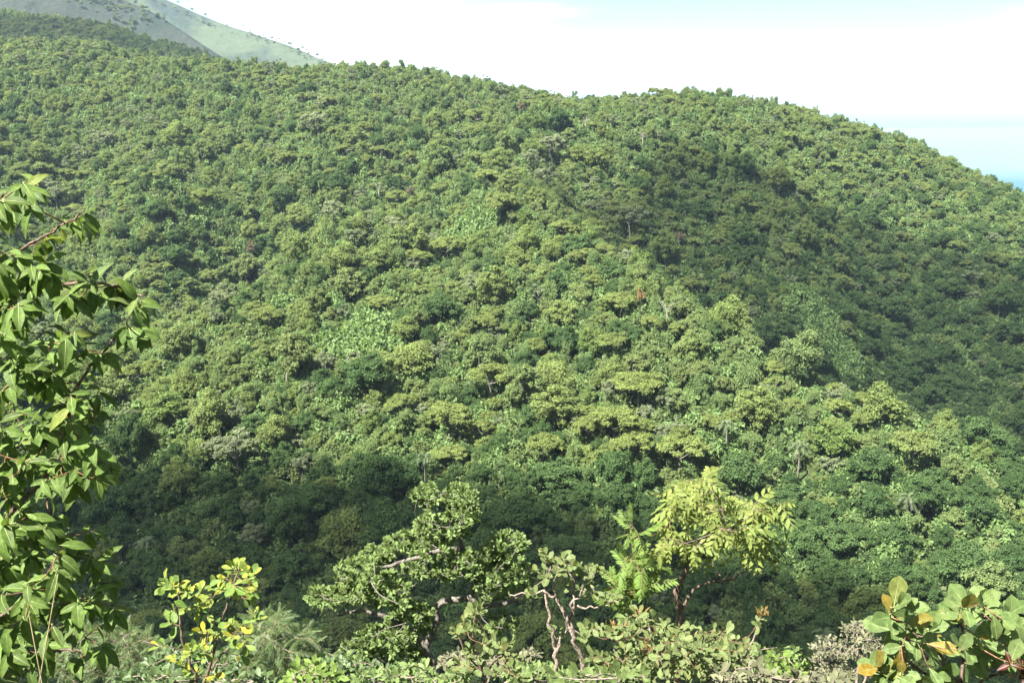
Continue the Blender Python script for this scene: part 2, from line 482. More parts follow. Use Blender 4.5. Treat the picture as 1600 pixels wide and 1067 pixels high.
def mountain(name, label, crest, width_front, width_back, mat, seed, rough, n_along=110, n_cross=60):
    """crest: world points of the ridge line; the sheet falls to both sides of it."""
    P = np.array(catmull(crest, 14)); s = np.linspace(0, 1, len(P)); si = np.linspace(0, 1, n_along)
    R = np.stack([np.interp(si, s, P[:, k]) for k in range(3)], -1)
    t = np.concatenate([-np.linspace(1, 0, n_cross, endpoint=False) ** 1.0, np.linspace(0, 1, 20)])
    X = R[None, :, 0] + 0 * t[:, None]
    Y = R[None, :, 1] + np.where(t < 0, t * width_front, t * width_back)[:, None]
    drop = np.where(t < 0, -t, t)[:, None]
    Z = R[None, :, 2] * (1 - drop) + (-150.0) * drop
    Z = Z + rough * fbm(X / 160.0, Y / 160.0, seed) * np.clip(drop * 6, 0.12, 1)
    o = link(bpy.data.objects.new(name, grid_mesh(name, X, Y, Z, mat)))
    tag(o, label, kind='structure')
    return X, Y, Z

M_grassy = mountain_mat('mountain_grass', (0.036, 0.050, 0.028), (0.052, 0.066, 0.036), (0.018, 0.028, 0.022), 0.50, 0.64, 0.006)
M_scrub_shade = mountain_mat('mountain_scrub_shade', (0.016, 0.024, 0.018), (0.030, 0.032, 0.026), (0.012, 0.020, 0.015), 0.45, 0.6, 0.008)  # scrub colour darkened to stand in for cloud shadow on the flank
mtA = mountain('mountain_grassy', 'far grassy mountain shoulder sloping down behind the forest',
               [at(-250, -190, 2100), at(0, -110, 2100), at(190, -32, 2100), at(265, 2, 2100), at(340, 33, 2080), at(420, 58, 2050), at(465, 74, 2030), at(500, 90, 2000), at(560, 112, 1950), at(680, 150, 1900)],
               900, 500, M_grassy, 3, 24)
mtB = mountain('mountain_scrubby', 'scrub covered mountain flank, darkened with painted cloud shade, in front of the grassy shoulder',
               [at(-300, -120, 1350), at(0, -60, 1350), at(120, -25, 1350), at(195, 4, 1350), at(250, 28, 1330), at(310, 66, 1300), at(380, 110, 1260), at(460, 160, 1220)],
               360, 260, M_scrub_shade, 8, 15)

# ------------------------------------------------------------------ forest tree forms
def crown_cards(rng, clumps, per, size, up=0.5, flat=0.7):
    """clumps: (n,4) centre + radius. Leaf cards on and in each clump."""
    Cn = np.repeat(clumps[:, :3], per, axis=0); Rr = np.repeat(clumps[:, 3], per)
    n = len(Cn)
    u = rng.normal(size=(n, 3)); u /= np.linalg.norm(u, axis=1)[:, None]
    flip = (u[:, 2] < 0) & (rng.random(n) < 0.6)
    u[flip, 2] *= -1
    rad = Rr * (0.35 + 0.80 * rng.random(n) ** 0.7) * np.where(rng.random(n) < 0.12, rng.uniform(1.0, 1.9, n), 1.0)
    pos = Cn + u * rad[:, None] * np.array([1, 1, flat])
    nr = u * 0.8 + np.array([0, 0, up]) + rng.normal(size=(n, 3)) * 0.45
    nr /= np.linalg.norm(nr, axis=1)[:, None]
    t = np.cross(nr, rng.normal(size=(n, 3))); t /= np.linalg.norm(t, axis=1)[:, None]
    b = np.cross(nr, t)
    a = (size * rng.uniform(0.6, 1.3, n))[:, None]
    ww = a * rng.uniform(0.45, 0.75, n)[:, None]
    droop = nr * (a * 0.25)
    V = np.stack([pos - t * a - droop, pos + b * ww, pos + t * a - droop, pos - b * ww], 1).reshape(-1, 3)
    F = np.arange(n * 4).reshape(n, 4)
    ct = np.repeat(rng.random(len(clumps)), per)
    tint = np.clip(0.5 * ct + 0.5 * rng.random(n), 0, 1)
    return V, F, tint

def fib_dirs(n, zmin, rng):
    i = np.arange(n) + 0.5
    z = zmin + (1 - zmin) * (1 - i / n)
    ph = i * 2.39996 + rng.uniform(0, 6.28)
    r = np.sqrt(np.maximum(0, 1 - z * z))
    d = np.stack([r * np.cos(ph), r * np.sin(ph), z], -1) + rng.normal(size=(n, 3)) * 0.16
    return d

def tree_form(seed, form):
    rng = np.random.default_rng(seed)
    R = 5.0
    if form == 'dome':
        hb, hc = 6.2, 3.6
        k = rng.uniform(0.55, 1.02, 52)[:, None]
        c = fib_dirs(52, -0.35, rng) * k * np.array([R * 0.8, R * 0.8, hc]) + np.array([0, 0, hb])
        r = rng.uniform(0.55, 1.55, 52); per, size, flat = 190, 0.245, 0.75
    elif form == 'lobed':
        hb, hc = 6.5, 3.2
        cs, rs = [], []
        for q in range(5):
            a = q * 1.257 + rng.uniform(-0.4, 0.4); rr = 0 if q == 4 else rng.uniform(2.0, 3.2)
            o = np.array([rr * math.cos(a), rr * math.sin(a), hb + rng.uniform(-1.8, 1.4) + (1.4 if q == 4 else 0)])
            d = fib_dirs(13, -0.3, rng) * rng.uniform(0.6, 1, 13)[:, None] * np.array([2.0, 2.0, 1.7]) + o
            cs.append(d); rs.append(rng.uniform(0.45, 1.1, 13))
        c = np.concatenate(cs); r = np.concatenate(rs); per, size, flat = 160, 0.235, 0.7
    elif form == 'umbrella':
        hb, hc = 8.2, 1.9
        n = 40; rr = np.sqrt(rng.random(n)); ph = rng.uniform(0, 6.28, n)
        c = np.stack([rr * np.cos(ph) * R * 1.05, rr * np.sin(ph) * R * 1.05, hb + hc * (1 - rr ** 2) - 0.4 + rng.normal(size=n) * 0.35], -1)
        r = rng.uniform(0.8, 1.5, n); per, size, flat = 190, 0.235, 0.42
    elif form == 'tall':
        hb = 5.5; n = 36
        zz = rng.uniform(0.02, 1, n); ph = rng.uniform(0, 6.28, n)
        wd = (0.55 + 0.45 * np.sin(zz * 2.6)) * 2.9
        c = np.stack([wd * np.cos(ph) * rng.uniform(0.5, 1, n), wd * np.sin(ph) * rng.uniform(0.5, 1, n), 1.0 + zz * 9.5], -1)
        r = rng.uniform(0.8, 1.5, n); per, size, flat = 220, 0.26, 1.1
    elif form == 'sparse':
        hb, hc = 7.5, 3.0
        k = rng.uniform(0.5, 1.0, 26)[:, None]
        c = fib_dirs(26, -0.1, rng) * k * np.array([R * 0.85, R * 0.85, hc]) + np.array([0, 0, hb])
        r = rng.uniform(0.6, 1.15, 26); per, size, flat = 130, 0.26, 0.55
    elif form == 'bush':
        n = 9
        c = fib_dirs(n, -0.1, rng) * np.array([1.1, 1.1, 0.9]) + np.array([0, 0, 0.9]); hb = 0.8
        r = rng.uniform(0.55, 0.95, n); per, size, flat = 90, 0.28, 0.8
    clumps = np.concatenate([c, r[:, None]], 1)
    V, F, tint = crown_cards(rng, clumps, per, size, flat=flat)
    specs = []
    if form != 'bush':
        top = np.array([rng.normal() * 0.4, rng.normal() * 0.4, hb * 0.72])
        specs.append((catmull([(0, 0, -2.0), (rng.normal() * 0.15, rng.normal() * 0.15, hb * 0.35), top], 4), 0.30, 0.17))
        for q in rng.choice(len(c), 6, replace=False):
            mid = (top + c[q]) / 2 + np.array([0, 0, -0.3])
            specs.append((catmull([top, mid, c[q]], 3), 0.14, 0.04))
    else:
        specs.append(([(0, 0, -0.6), (0, 0, 0.3), (0.1, 0, 0.9)], 0.06, 0.03))
    tV, tF = tubes(specs, 5)
    return V, F, tint, tV, tF

# look: (form, seeds, material colours, words, category weight)
LOOKS = {
    'rounded mid-green':   ('dome',     [11, 12, 13], [(0.060, 0.105, 0.024), (0.085, 0.130, 0.034), (0.070, 0.115, 0.036)], 0.22),
    'lobed olive-green':   ('lobed',    [21, 22, 23], [(0.070, 0.112, 0.030), (0.086, 0.130, 0.040), (0.068, 0.114, 0.034)], 0.24),
    'flat-topped yellow-green': ('umbrella', [31, 32, 33], [(0.090, 0.135, 0.034), (0.080, 0.122, 0.032)], 0.08),
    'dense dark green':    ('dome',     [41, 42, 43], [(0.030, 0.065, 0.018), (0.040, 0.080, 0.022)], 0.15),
    'pale grey-green':     ('sparse',   [51, 52, 53], [(0.082, 0.122, 0.054), (0.096, 0.134, 0.064)], 0.07),
    'tall vine-draped bright green': ('tall', [61, 62, 63], [(0.062, 0.112, 0.034), (0.080, 0.132, 0.040)], 0.15),
}
forms = {}
proto_col = bpy.data.collections.new('forest_forms')          # holds the shapes the far forest mass is made of; not in the scene itself
proto_list = []
for look, (form, seeds, cols, wgt) in LOOKS.items():
    mt = leaf_mat('foliage ' + look, cols, trans=0.48, rough=0.65, spec=0.15, tint_amt=0.34, gain=1.5, hue=(1.18, 1.0, 1.20))
    for s in seeds:
        V, F, tint, tV, tF = tree_form(s, form)
        cm = mesh_from('crown', V, F, [mt], tint=tint)
        tm = mesh_from('trunk', tV, tF, [M_bark], smooth=True)
        jm = mesh_from('tree', np.concatenate([V, tV]), np.concatenate([F, tF + len(V)]), [mt, M_bark],
                       mat_idx=np.concatenate([np.zeros(len(F)), np.ones(len(tF))]), tint=np.concatenate([tint, np.zeros(len(tF))]))
        po = bpy.data.objects.new('form_%02d' % len(proto_list), jm)
        proto_col.objects.link(po)
        forms.setdefault(look, []).append((len(proto_list), cm, tm))
        proto_list.append(po)
bush_col = bpy.data.collections.new('undergrowth_forms')
M_under = leaf_mat('undergrowth', [(0.068, 0.100, 0.030), (0.054, 0.084, 0.026), (0.082, 0.112, 0.036)], trans=0.40, rough=0.6, tint_amt=0.35, gain=1.35)
M_under2 = leaf_mat('undergrowth_vines', [(0.080, 0.126, 0.038), (0.070, 0.116, 0.036)], trans=0.40, rough=0.6, tint_amt=0.3, gain=1.35)
for k in range(4):
    V, F, tint, tV, tF = tree_form(71 + k, 'bush')
    jm = mesh_from('bush', np.concatenate([V, tV]), np.concatenate([F, tF + len(V)]), [M_under if k < 2 else M_under2, M_bark],
                   mat_idx=np.concatenate([np.zeros(len(F)), np.ones(len(tF))]), tint=np.concatenate([tint, np.zeros(len(tF))]))
    bush_col.objects.link(bpy.data.objects.new('bush_%02d' % k, jm))

def scatter_group(col):
    ng = bpy.data.node_groups.new('scatter_' + col.name, 'GeometryNodeTree')
    ng.interface.new_socket('Geometry', in_out='INPUT', socket_type='NodeSocketGeometry')
    ng.interface.new_socket('Geometry', in_out='OUTPUT', socket_type='NodeSocketGeometry')
    n, l = ng.nodes, ng.links
    gi = n.new('NodeGroupInput'); go = n.new('NodeGroupOutput')
    ci = n.new('GeometryNodeCollectionInfo'); ci.inputs['Collection'].default_value = col
    ci.inputs['Separate Children'].default_value = True; ci.inputs['Reset Children'].default_value = True
    ip = n.new('GeometryNodeInstanceOnPoints'); ip.inputs['Pick Instance'].default_value = True
    def na(name, typ):
        a = n.new('GeometryNodeInputNamedAttribute'); a.data_type = typ; a.inputs['Name'].default_value = name
        return a.outputs['Attribute']
    l.new(gi.outputs[0], ip.inputs['Points']); l.new(ci.outputs['Instances'], ip.inputs['Instance'])
    l.new(na('idx', 'INT'), ip.inputs['Instance Index']); l.new(na('rot', 'FLOAT_VECTOR'), ip.inputs['Rotation']); l.new(na('scl', 'FLOAT_VECTOR'), ip.inputs['Scale'])
    l.new(ip.outputs['Instances'], go.inputs[0])
    return ng

def scatter(name, label, pts, rot, scl, idx, ng):
    me = bpy.data.meshes.new(name)
    me.vertices.add(len(pts)); me.vertices.foreach_set('co', np.asarray(pts, np.float32).ravel())
    a = me.attributes.new('rot', 'FLOAT_VECTOR', 'POINT'); a.data.foreach_set('vector', np.asarray(rot, np.float32).ravel())
    a = me.attributes.new('scl', 'FLOAT_VECTOR', 'POINT'); a.data.foreach_set('vector', np.asarray(scl, np.float32).ravel())
    a = me.attributes.new('idx', 'INT', 'POINT'); a.data.foreach_set('value', np.asarray(idx, np.int32))
    o = link(bpy.data.objects.new(name, me))
    md = o.modifiers.new('scatter', 'NODES'); md.node_group = ng
    return tag(o, label, kind='stuff')
NG_TREE = scatter_group(proto_col)
NG_BUSH = scatter_group(bush_col)

# ------------------------------------------------------------------ where the forest trees stand
rng = np.random.default_rng(5)
CLEAR = [at(565, 455, 300), at(1275, 395, 430), at(1310, 430, 415), at(740, 330, 388)]   # openings grown over with vines
CLEAR_R = [8, 11, 9, 7]
def spot(u, v, h):
    """Ground position whose point h above ground is seen at u, v."""
    ys = np.linspace(165, 700, 1200)
    P = np.array([at(u, v, q) for q in ys])
    k = np.argmax(P[:, 2] < ground(P[:, 0], P[:, 1]) + h)
    return P[k, 0], P[k, 1]
PALMS = [(1194, 598, 13), (1136, 655, 12), (1250, 688, 12), (662, 706, 12), (976, 796, 13), (226, 838, 13), (1420, 770, 12), (1290, 980, 13)]
DEAD = [(915, 180, 11), (1004, 205, 11), (1042, 470, 11), (590, 285, 10)]
TINTED = [(1001, 448, 11, 'orange'), (815, 158, 12, 'russet'), (640, 290, 11, 'russet'), (392, 378, 11, 'russet'), (1062, 360, 11, 'russet')]
SPECIAL = [spot(*q[:3]) for q in PALMS + DEAD + TINTED]
cell = 8.0
grid = {}
trees = []                                          # x, y, R
def try_add(x, y, R, k):
    ci, cj = int(x // cell), int(y // cell)
    for a in (-1, 0, 1):
        for b in (-1, 0, 1):
            for (qx, qy, qR) in grid.get((ci + a, cj + b), ()):
                lim = k * (R + qR)
                if (qx - x) ** 2 + (qy - y) ** 2 < lim * lim:
                    return False
    grid.setdefault((ci, cj), []).append((x, y, R))
    trees.append((x, y, R))
    return True
def in_view(x, y, m=1.12):
    return y > 20 and abs(x) < (y * 0.535) * m + 12
for Rlo, Rhi, tries, k in ((4.6, 7.2, 2200, 0.66), (3.4, 4.8, 10000, 0.62), (2.3, 3.4, 60000, 0.58), (1.4, 2.3, 100000, 0.56)):
    yy = np.sqrt(rng.uniform(150 ** 2, 960 ** 2, tries)); xx = rng.uniform(-1, 1, tries) * (yy * 0.60 + 12); rr = rng.uniform(Rlo, Rhi, tries)
    gz_ = ground(xx, yy); rnd = rng.random(tries)
    for x, y, R, zz_, q_ in zip(xx, yy, rr, gz_, rnd):
        if R > 4.4 and y > 520: continue
        if R > 3.4 and zz_ > -98 and q_ > 0.62: continue
        if y > 700 and x > -80: continue
        if any((x - c[0]) ** 2 + (y - c[1]) ** 2 < (cr + R * 0.4) ** 2 for c, cr in zip(CLEAR, CLEAR_R)): continue
        if any((x - c[0]) ** 2 + (y - c[1]) ** 2 < (2.6 + R * 0.55) ** 2 for c in SPECIAL): continue
        try_add(x, y, R, k)
T = np.array(trees)
tz = ground(T[:, 0], T[:, 1])
# keep those that some line of sight reaches
topz = tz + 2.1 * T[:, 2]
vis = np.ones(len(T), bool)
for f in np.linspace(0.12, 0.97, 60):
    vis &= topz * f > ground(T[:, 0] * f, T[:, 1] * f) + np.where(f * T[:, 1] > 160, 1.0, 0.0) - 5.0
T, tz = T[vis], tz[vis]
look_names = list(LOOKS); wts = np.array([LOOKS[k][3] for k in look_names]); wts /= wts.sum()
patch = np.stack([wts[k] * np.exp(1.0 * fbm(T[:, 0] / 26.0, T[:, 1] / 30.0, 50 + k)) for k in range(len(look_names))], -1)   # species grow in patches
patch /= patch.sum(1)[:, None]
lk = (rng.random(len(T))[:, None] > np.cumsum(patch, 1)).sum(1).clip(0, len(look_names) - 1)
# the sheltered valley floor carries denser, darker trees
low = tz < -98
spur_shade = (tz < -62) & (T[:, 1] > 335) & (T[:, 0] > 45)              # shade behind the spur, put into the tree colours as darker trees
lk[spur_shade & (rng.random(len(T)) < 0.40)] = look_names.index('dense dark green')
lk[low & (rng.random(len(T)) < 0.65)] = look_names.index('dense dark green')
lk[(T[:, 2] > 4.4) & (lk == look_names.index('tall vine-draped bright green'))] = look_names.index('rounded mid-green')
var = rng.integers(0, 3, len(T)); rz = rng.uniform(0, 6.28, len(T)); hs = rng.uniform(0.85, 1.35, len(T))
scale = T[:, 2] / 5.0
SCL = np.stack([scale * rng.uniform(0.85, 1.15, len(T)), scale * rng.uniform(0.85, 1.15, len(T)), scale * hs * np.where(T[:, 2] > 3.6, 1.0, 1.2)], -1)
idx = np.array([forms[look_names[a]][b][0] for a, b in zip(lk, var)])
pos = np.stack([T[:, 0], T[:, 1], tz - 0.3], -1)
cen = pos + np.array([0, 0, 1.0]) * (SCL[:, 2] * 6.2)[:, None]
pu, pv, pd = project(cen)

# which 300 show largest: an id buffer of crowns, with the plants in front as masks
W, H = 800, 534
buf = np.full((H, W), -1, int)
YY, XX = np.mgrid[0:H, 0:W]
for q in np.argsort(-pd):
    r = T[q, 2] * FPX / pd[q] / 2; cx, cyy = pu[q] / 2, pv[q] / 2
    x0, x1, y0, y1 = max(0, int(cx - r)), min(W, int(cx + r) + 1), max(0, int(cyy - r)), min(H, int(cyy + r) + 1)
    if x0 >= x1 or y0 >= y1: continue
    mk = (XX[y0:y1, x0:x1] - cx) ** 2 + ((YY[y0:y1, x0:x1] - cyy) / 0.8) ** 2 < r * r
    buf[y0:y1, x0:x1][mk] = q
for (cx, cyy, rx, ry) in ((40, 620, 190, 370), (60, 950, 150, 130), (330, 980, 90, 110), (650, 920, 180, 170), (690, 800, 80, 60), (1120, 820, 110, 80), (1040, 1020, 190, 110), (890, 960, 60, 110), (1480, 1010, 140, 100)):
    buf[((XX * 2 - cx) / rx) ** 2 + ((YY * 2 - cyy) / ry) ** 2 < 1] = -1
cnt = np.bincount(buf[buf >= 0], minlength=len(T))
big = np.argsort(-cnt)[:300]
is_big = np.zeros(len(T), bool); is_big[big] = True
rest = ~is_big
rot = np.stack([rng.normal(size=len(T)) * 0.08, rng.normal(size=len(T)) * 0.08, rz], -1)
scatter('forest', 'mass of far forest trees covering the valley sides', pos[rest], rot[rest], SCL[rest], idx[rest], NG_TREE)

def place_name(u, v):
    if v < 520: return 'on the upper slope' if u < 700 else 'high on the middle spur'
    if v < 640:
        return 'below the gully' if u < 520 else ('mid spur' if u < 960 else 'near the spur edge')
    if v < 770:
        return ('beside the large-leaved branch' if u < 420 else 'above the crooked tree' if u < 840 else 'above the drooping-leaved tree' if u < 1240 else 'at the spur foot')
    return ('behind the yellowing sapling' if u < 480 else 'behind the crooked tree' if u < 880 else 'behind the drooping-leaved tree' if u < 1270 else 'above the broad-leaved bush')
ONES = ['', 'first', 'second', 'third', 'fourth', 'fifth', 'sixth', 'seventh', 'eighth', 'ninth', 'tenth', 'eleventh', 'twelfth', 'thirteenth', 'fourteenth', 'fifteenth', 'sixteenth', 'seventeenth', 'eighteenth', 'nineteenth']
TENS = {20: ('twentieth', 'twenty-'), 30: ('thirtieth', 'thirty-'), 40: ('fortieth', 'forty-')}
def ordinal(i):
    if i == 1: return 'leftmost'
    w_ = ONES[i] if i < 20 else TENS[i // 10 * 10][0] if i % 10 == 0 else TENS[i // 10 * 10][1] + ONES[i % 10]
    return w_ + ' from left'
buckets = {}
for q in big:
    size = 'small' if T[q, 2] < 3.0 else 'medium' if T[q, 2] < 4.3 else 'large'
    buckets.setdefault((place_name(pu[q], pv[q]), size, look_names[lk[q]]), []).append(q)
for (pl, size, look), qs in buckets.items():
    qs.sort(key=lambda q: pu[q])
    for i, q in enumerate(qs):
        lab = '%s %s tree %s' % (size, look, pl)
        if len(qs) > 1:
            lab += ', ' + ordinal(i + 1)
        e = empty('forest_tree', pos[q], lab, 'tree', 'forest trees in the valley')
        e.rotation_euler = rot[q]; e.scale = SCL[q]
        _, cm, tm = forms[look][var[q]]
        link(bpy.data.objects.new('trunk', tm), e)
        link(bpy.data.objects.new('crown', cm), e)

# palms, dead trees and a few trees in flower that stand out of the canopy
M_palm = leaf_mat('palm_frond', [(0.065, 0.095, 0.040), (0.075, 0.10, 0.045)], trans=0.2, rough=0.5)
M_orange = leaf_mat('crown_orange', [(0.19, 0.125, 0.05), (0.18, 0.12, 0.05)], trans=0.2, rough=0.6)
M_russet = leaf_mat('crown_russet', [(0.105, 0.085, 0.05), (0.115, 0.095, 0.055)], trans=0.2, rough=0.6)
PLAB = ['palm on the sunlit spur just below its far edge', 'grey-fronded palm among bright trees in the middle of the spur', 'palm at the shaded foot of the spur edge', 'palm standing above the crooked tree', 'palm just left of the drooping-leaved tree',
        'palm in deep shade above the yellowing sapling', 'palm on the spur foot above the broad-leaved bush', 'palm low in the valley left of the broad-leaved bush']
DLAB = ['bare pale tree below the dip in the ridge', 'bare pale tree below the hump of the ridge', 'bare pale tree on the crest of the spur', 'bare pale tree high on the middle slope']
TLAB = ['small orange-crowned tree on the crest of the spur', 'tall russet-crowned tree just below the ridge line', 'russet-crowned tree high on the middle slope', 'russet-crowned tree in the gully on the far slope', 'russet-crowned tree above the crest of the spur']
sr = np.random.default_rng(91)
for k, ((u, v, h), (x, y)) in enumerate(zip(PALMS, SPECIAL)):
    e = empty('palm_tree', (x, y, float(ground(x, y)[0])), PLAB[k], 'palm', 'palms in the valley')
    tV, tF = tubes([(catmull([(0, 0, -1), (0.2, 0.1, h * 0.5), (0.1, 0.3, h - 1.5)], 4), 0.28, 0.2)], 6)
    link(bpy.data.objects.new('trunk', mesh_from('trunk', tV, tF, [M_bark], smooth=True)), e)
    Vs, Fs, off = [], [], 0
    for q in range(26):
        a = q * 2.4 + sr.normal() * 0.2; el = sr.uniform(-0.35, 1.2); Lf = sr.uniform(2.9, 3.9)
        tt = np.linspace(0, 1, 7)
        ax = np.stack([np.cos(a) * np.cos(el) * tt * Lf, np.sin(a) * np.cos(el) * tt * Lf, np.sin(el) * tt * Lf - 1.5 * tt ** 2 * Lf * 0.45], -1) + np.array([0.1, 0.3, h - 1.5])
        sd = np.array([-math.sin(a), math.cos(a), 0])
        for t_i in range(1, 7):
            for sg in (-1, 1):
                for f in (0.0, 0.33, 0.66):
                    p = ax[t_i - 1] * (1 - f) + ax[t_i] * f; d = (ax[t_i] - ax[t_i - 1]); d = d / np.linalg.norm(d)
                    tip = p + (sd * sg * 0.75 + d * 0.6 + np.array([0, 0, -0.35])) * 0.75
                    Vs += [p - d * 0.06, p + d * 0.06, tip]; Fs.append((off, off + 1, off + 2)); off += 3
    link(bpy.data.objects.new('crown', mesh_from('crown', np.array(Vs), np.array(Fs), [M_palm], tint=sr.random(len(Fs)))), e)
for k, ((u, v, h), (x, y)) in enumerate(zip(DEAD, SPECIAL[len(PALMS):])):
    e = empty('dead_tree', (x, y, float(ground(x, y)[0])), DLAB[k], 'tree', 'bare trees in the valley')
    sp = [(catmull([(0, 0, -1), (0.3, 0, h * 0.45), (0, 0.2, h * 0.75)], 4), 0.26, 0.14)]
    link(bpy.data.objects.new('trunk', mesh_from('trunk', *tubes(sp, 6), [M_pale_wood], smooth=True)), e)
    for q in range(5):
        a = q * 1.3 + sr.normal() * 0.3; b0 = np.array([0, 0.15, h * sr.uniform(0.6, 0.75)])
        sp = [(catmull([b0, b0 + np.array([math.cos(a) * 1.2, math.sin(a) * 1.2, 1.1]), b0 + np.array([math.cos(a) * 2.4, math.sin(a) * 2.4, sr.uniform(1.8, 3.4)])], 4), 0.09, 0.03)]
        for z in range(3):
            b1 = sp[0][0][4 + z]; sp.append((catmull([b1, b1 + sr.normal(size=3) * 0.4 + [0, 0, 0.5], b1 + sr.normal(size=3) * 0.7 + [0, 0, 1.1]], 3), 0.04, 0.015))
        link(bpy.data.objects.new('limb', mesh_from('limb', *tubes(sp, 5), [M_pale_wood], smooth=True)), e)
for k, ((u, v, h, c), (x, y)) in enumerate(zip(TINTED, SPECIAL[len(PALMS) + len(DEAD):])):
    e = empty('flowering_tree', (x, y, float(ground(x, y)[0])), TLAB[k], 'tree', 'trees in flower or turning')
    V, F, tint, tV, tF = tree_form(400 + k, 'sparse')
    sc = np.array([0.34, 0.34, h / 11.0]) if c == 'orange' else np.array([0.5, 0.5, h / 11.0])
    link(bpy.data.objects.new('trunk', mesh_from('trunk', tV * sc, tF, [M_bark], smooth=True)), e)
    link(bpy.data.objects.new('crown', mesh_from('crown', V * sc, F, [M_orange if c == 'orange' else M_russet], tint=tint)), e)

# undergrowth of bushes and vines between the trees
n_b = 42000
by = np.sqrt(rng.uniform(140 ** 2, 700 ** 2, n_b)); bx = rng.uniform(-1, 1, n_b) * (by * 0.58 + 10)
for c_, cr_ in zip(CLEAR, CLEAR_R):
    a_ = rng.uniform(0, 6.28, 320); q_ = (cr_ + 3) * np.sqrt(rng.random(320))
    bx = np.concatenate([bx, c_[0] + q_ * np.cos(a_)]); by = np.concatenate([by, c_[1] + q_ * np.sin(a_)])
n_b = len(bx)
bz = ground(bx, by)
bv = np.ones(n_b, bool)
for f in np.linspace(0.1, 0.97, 40):
    bv &= (bz + 4) * f > ground(bx * f, by * f) - 4.0
bx, by, bz = bx[bv], by[bv], bz[bv]; n_b = len(bx)
clear = np.zeros(n_b, bool)
for c, cr in zip(CLEAR, CLEAR_R):
    clear |= (bx - c[0]) ** 2 + (by - c[1]) ** 2 < (cr + 4) ** 2
bs_ = np.where(clear, rng.uniform(0.5, 2.3, n_b), rng.uniform(0.8, 1.8, n_b))
bi = np.where(clear, rng.integers(2, 4, n_b), rng.integers(0, 4, n_b))
scatter('undergrowth', 'leafy bushes and vines filling the gaps between forest trees', np.stack([bx, by, bz], -1),
        np.stack([np.zeros(n_b), np.zeros(n_b), rng.uniform(0, 6.28, n_b)], -1),
        np.stack([bs_, bs_, bs_ * rng.uniform(0.8, 1.9, n_b)], -1), bi, NG_BUSH)

# trees along the far mountain crest and foot
pts = []
for (X, Y, Z), n, lim in ((mtA, 5000, 0.55), (mtB, 1500, 0.9)):
    nj, ni = X.shape
    for _ in range(n):
        j = rng.integers(0, 61); i = rng.integers(0, ni)
        crest_t = (60 - j) / 60.0
        if (X is mtA[0]) and not ((crest_t < 0.035 and rng.random() < 0.5) or (crest_t > 0.3 and fbm(X[j, i] / 70.0, Y[j, i] / 70.0, 31) > 0.6)): continue
        if (X is mtB[0]) and fbm(X[j, i] / 60.0, Y[j, i] / 60.0, 37) < 0.2: continue
        pts.append((X[j, i] + rng.normal() * 6, Y[j, i], Z[j, i] - 0.5))
pts = np.array(pts); n = len(pts)
s_ = rng.uniform(0.35, 0.8, n)
scatter('distant_trees', 'tiny scattered trees on the far mountain slopes', pts, np.stack([np.zeros(n), np.zeros(n), rng.uniform(0, 6.28, n)], -1),
        np.stack([s_, s_, s_], -1), rng.choice([0, 3, 6, 9, 12], n), NG_TREE)
print('forest', len(T), 'bushes', n_b, 'big min px', cnt[big].min() * 4)

# ------------------------------------------------------------------ plants on the near slope
def leaf_arrays(shape, W, fold, curl, wave, stations=7, cols=5, rib=True, petiole=0.12):
    """One leaf of length 1 along +Y, upper side +Z. Returns verts, quads, material index (0 blade, 1 rib)."""
    t = np.linspace(0, 1, stations)
    if shape == 'obovate':
        wd = W * np.sin(np.pi * t ** 1.5) ** 0.62
    elif shape == 'round':
        wd = W * np.sin(np.pi * t ** 1.15) ** 0.55
    else:
        wd = W * np.sin(np.pi * t ** 0.92) ** 0.85
    wd[0] = 0.02; wd[-1] = 0.012
    s = np.linspace(-1, 1, cols)
    X = wd[:, None] * s[None, :]
    Y = np.repeat(t[:, None], cols, 1)
    Z = fold * np.abs(X) - curl * (t ** 2)[:, None] + wave * np.sin(t * 11)[:, None] * np.abs(s)[None, :]
    V = np.stack([X, Y, Z], -1).reshape(-1, 3)
    j, i = np.meshgrid(np.arange(stations - 1), np.arange(cols - 1), indexing='ij')
    a = (j * cols + i).ravel()
    F = np.stack([a, a + 1, a + cols + 1, a + cols], -1)
    mi = np.zeros(len(F), int)
    if rib:
        rw = 0.011 * (1 - 0.75 * t)
        yy = np.concatenate([[-petiole], t]); zz = np.concatenate([[0.02], -curl * t ** 2 + 0.006]); rw = np.concatenate([[0.014], rw])
        rv = np.stack([np.stack([-rw, yy, zz], -1), np.stack([0 * rw, yy, zz + 0.008], -1), np.stack([rw, yy, zz], -1)], 1).reshape(-1, 3)
        k = np.arange(len(yy) - 1)[:, None] * 3 + np.arange(2)[None, :]
        k = k.ravel() + len(V)
        rf = np.stack([k, k + 1, k + 4, k + 3], -1)
        V = np.concatenate([V, rv]); F = np.concatenate([F, rf]); mi = np.concatenate([mi, np.ones(len(rf), int)])
    return V, F, mi

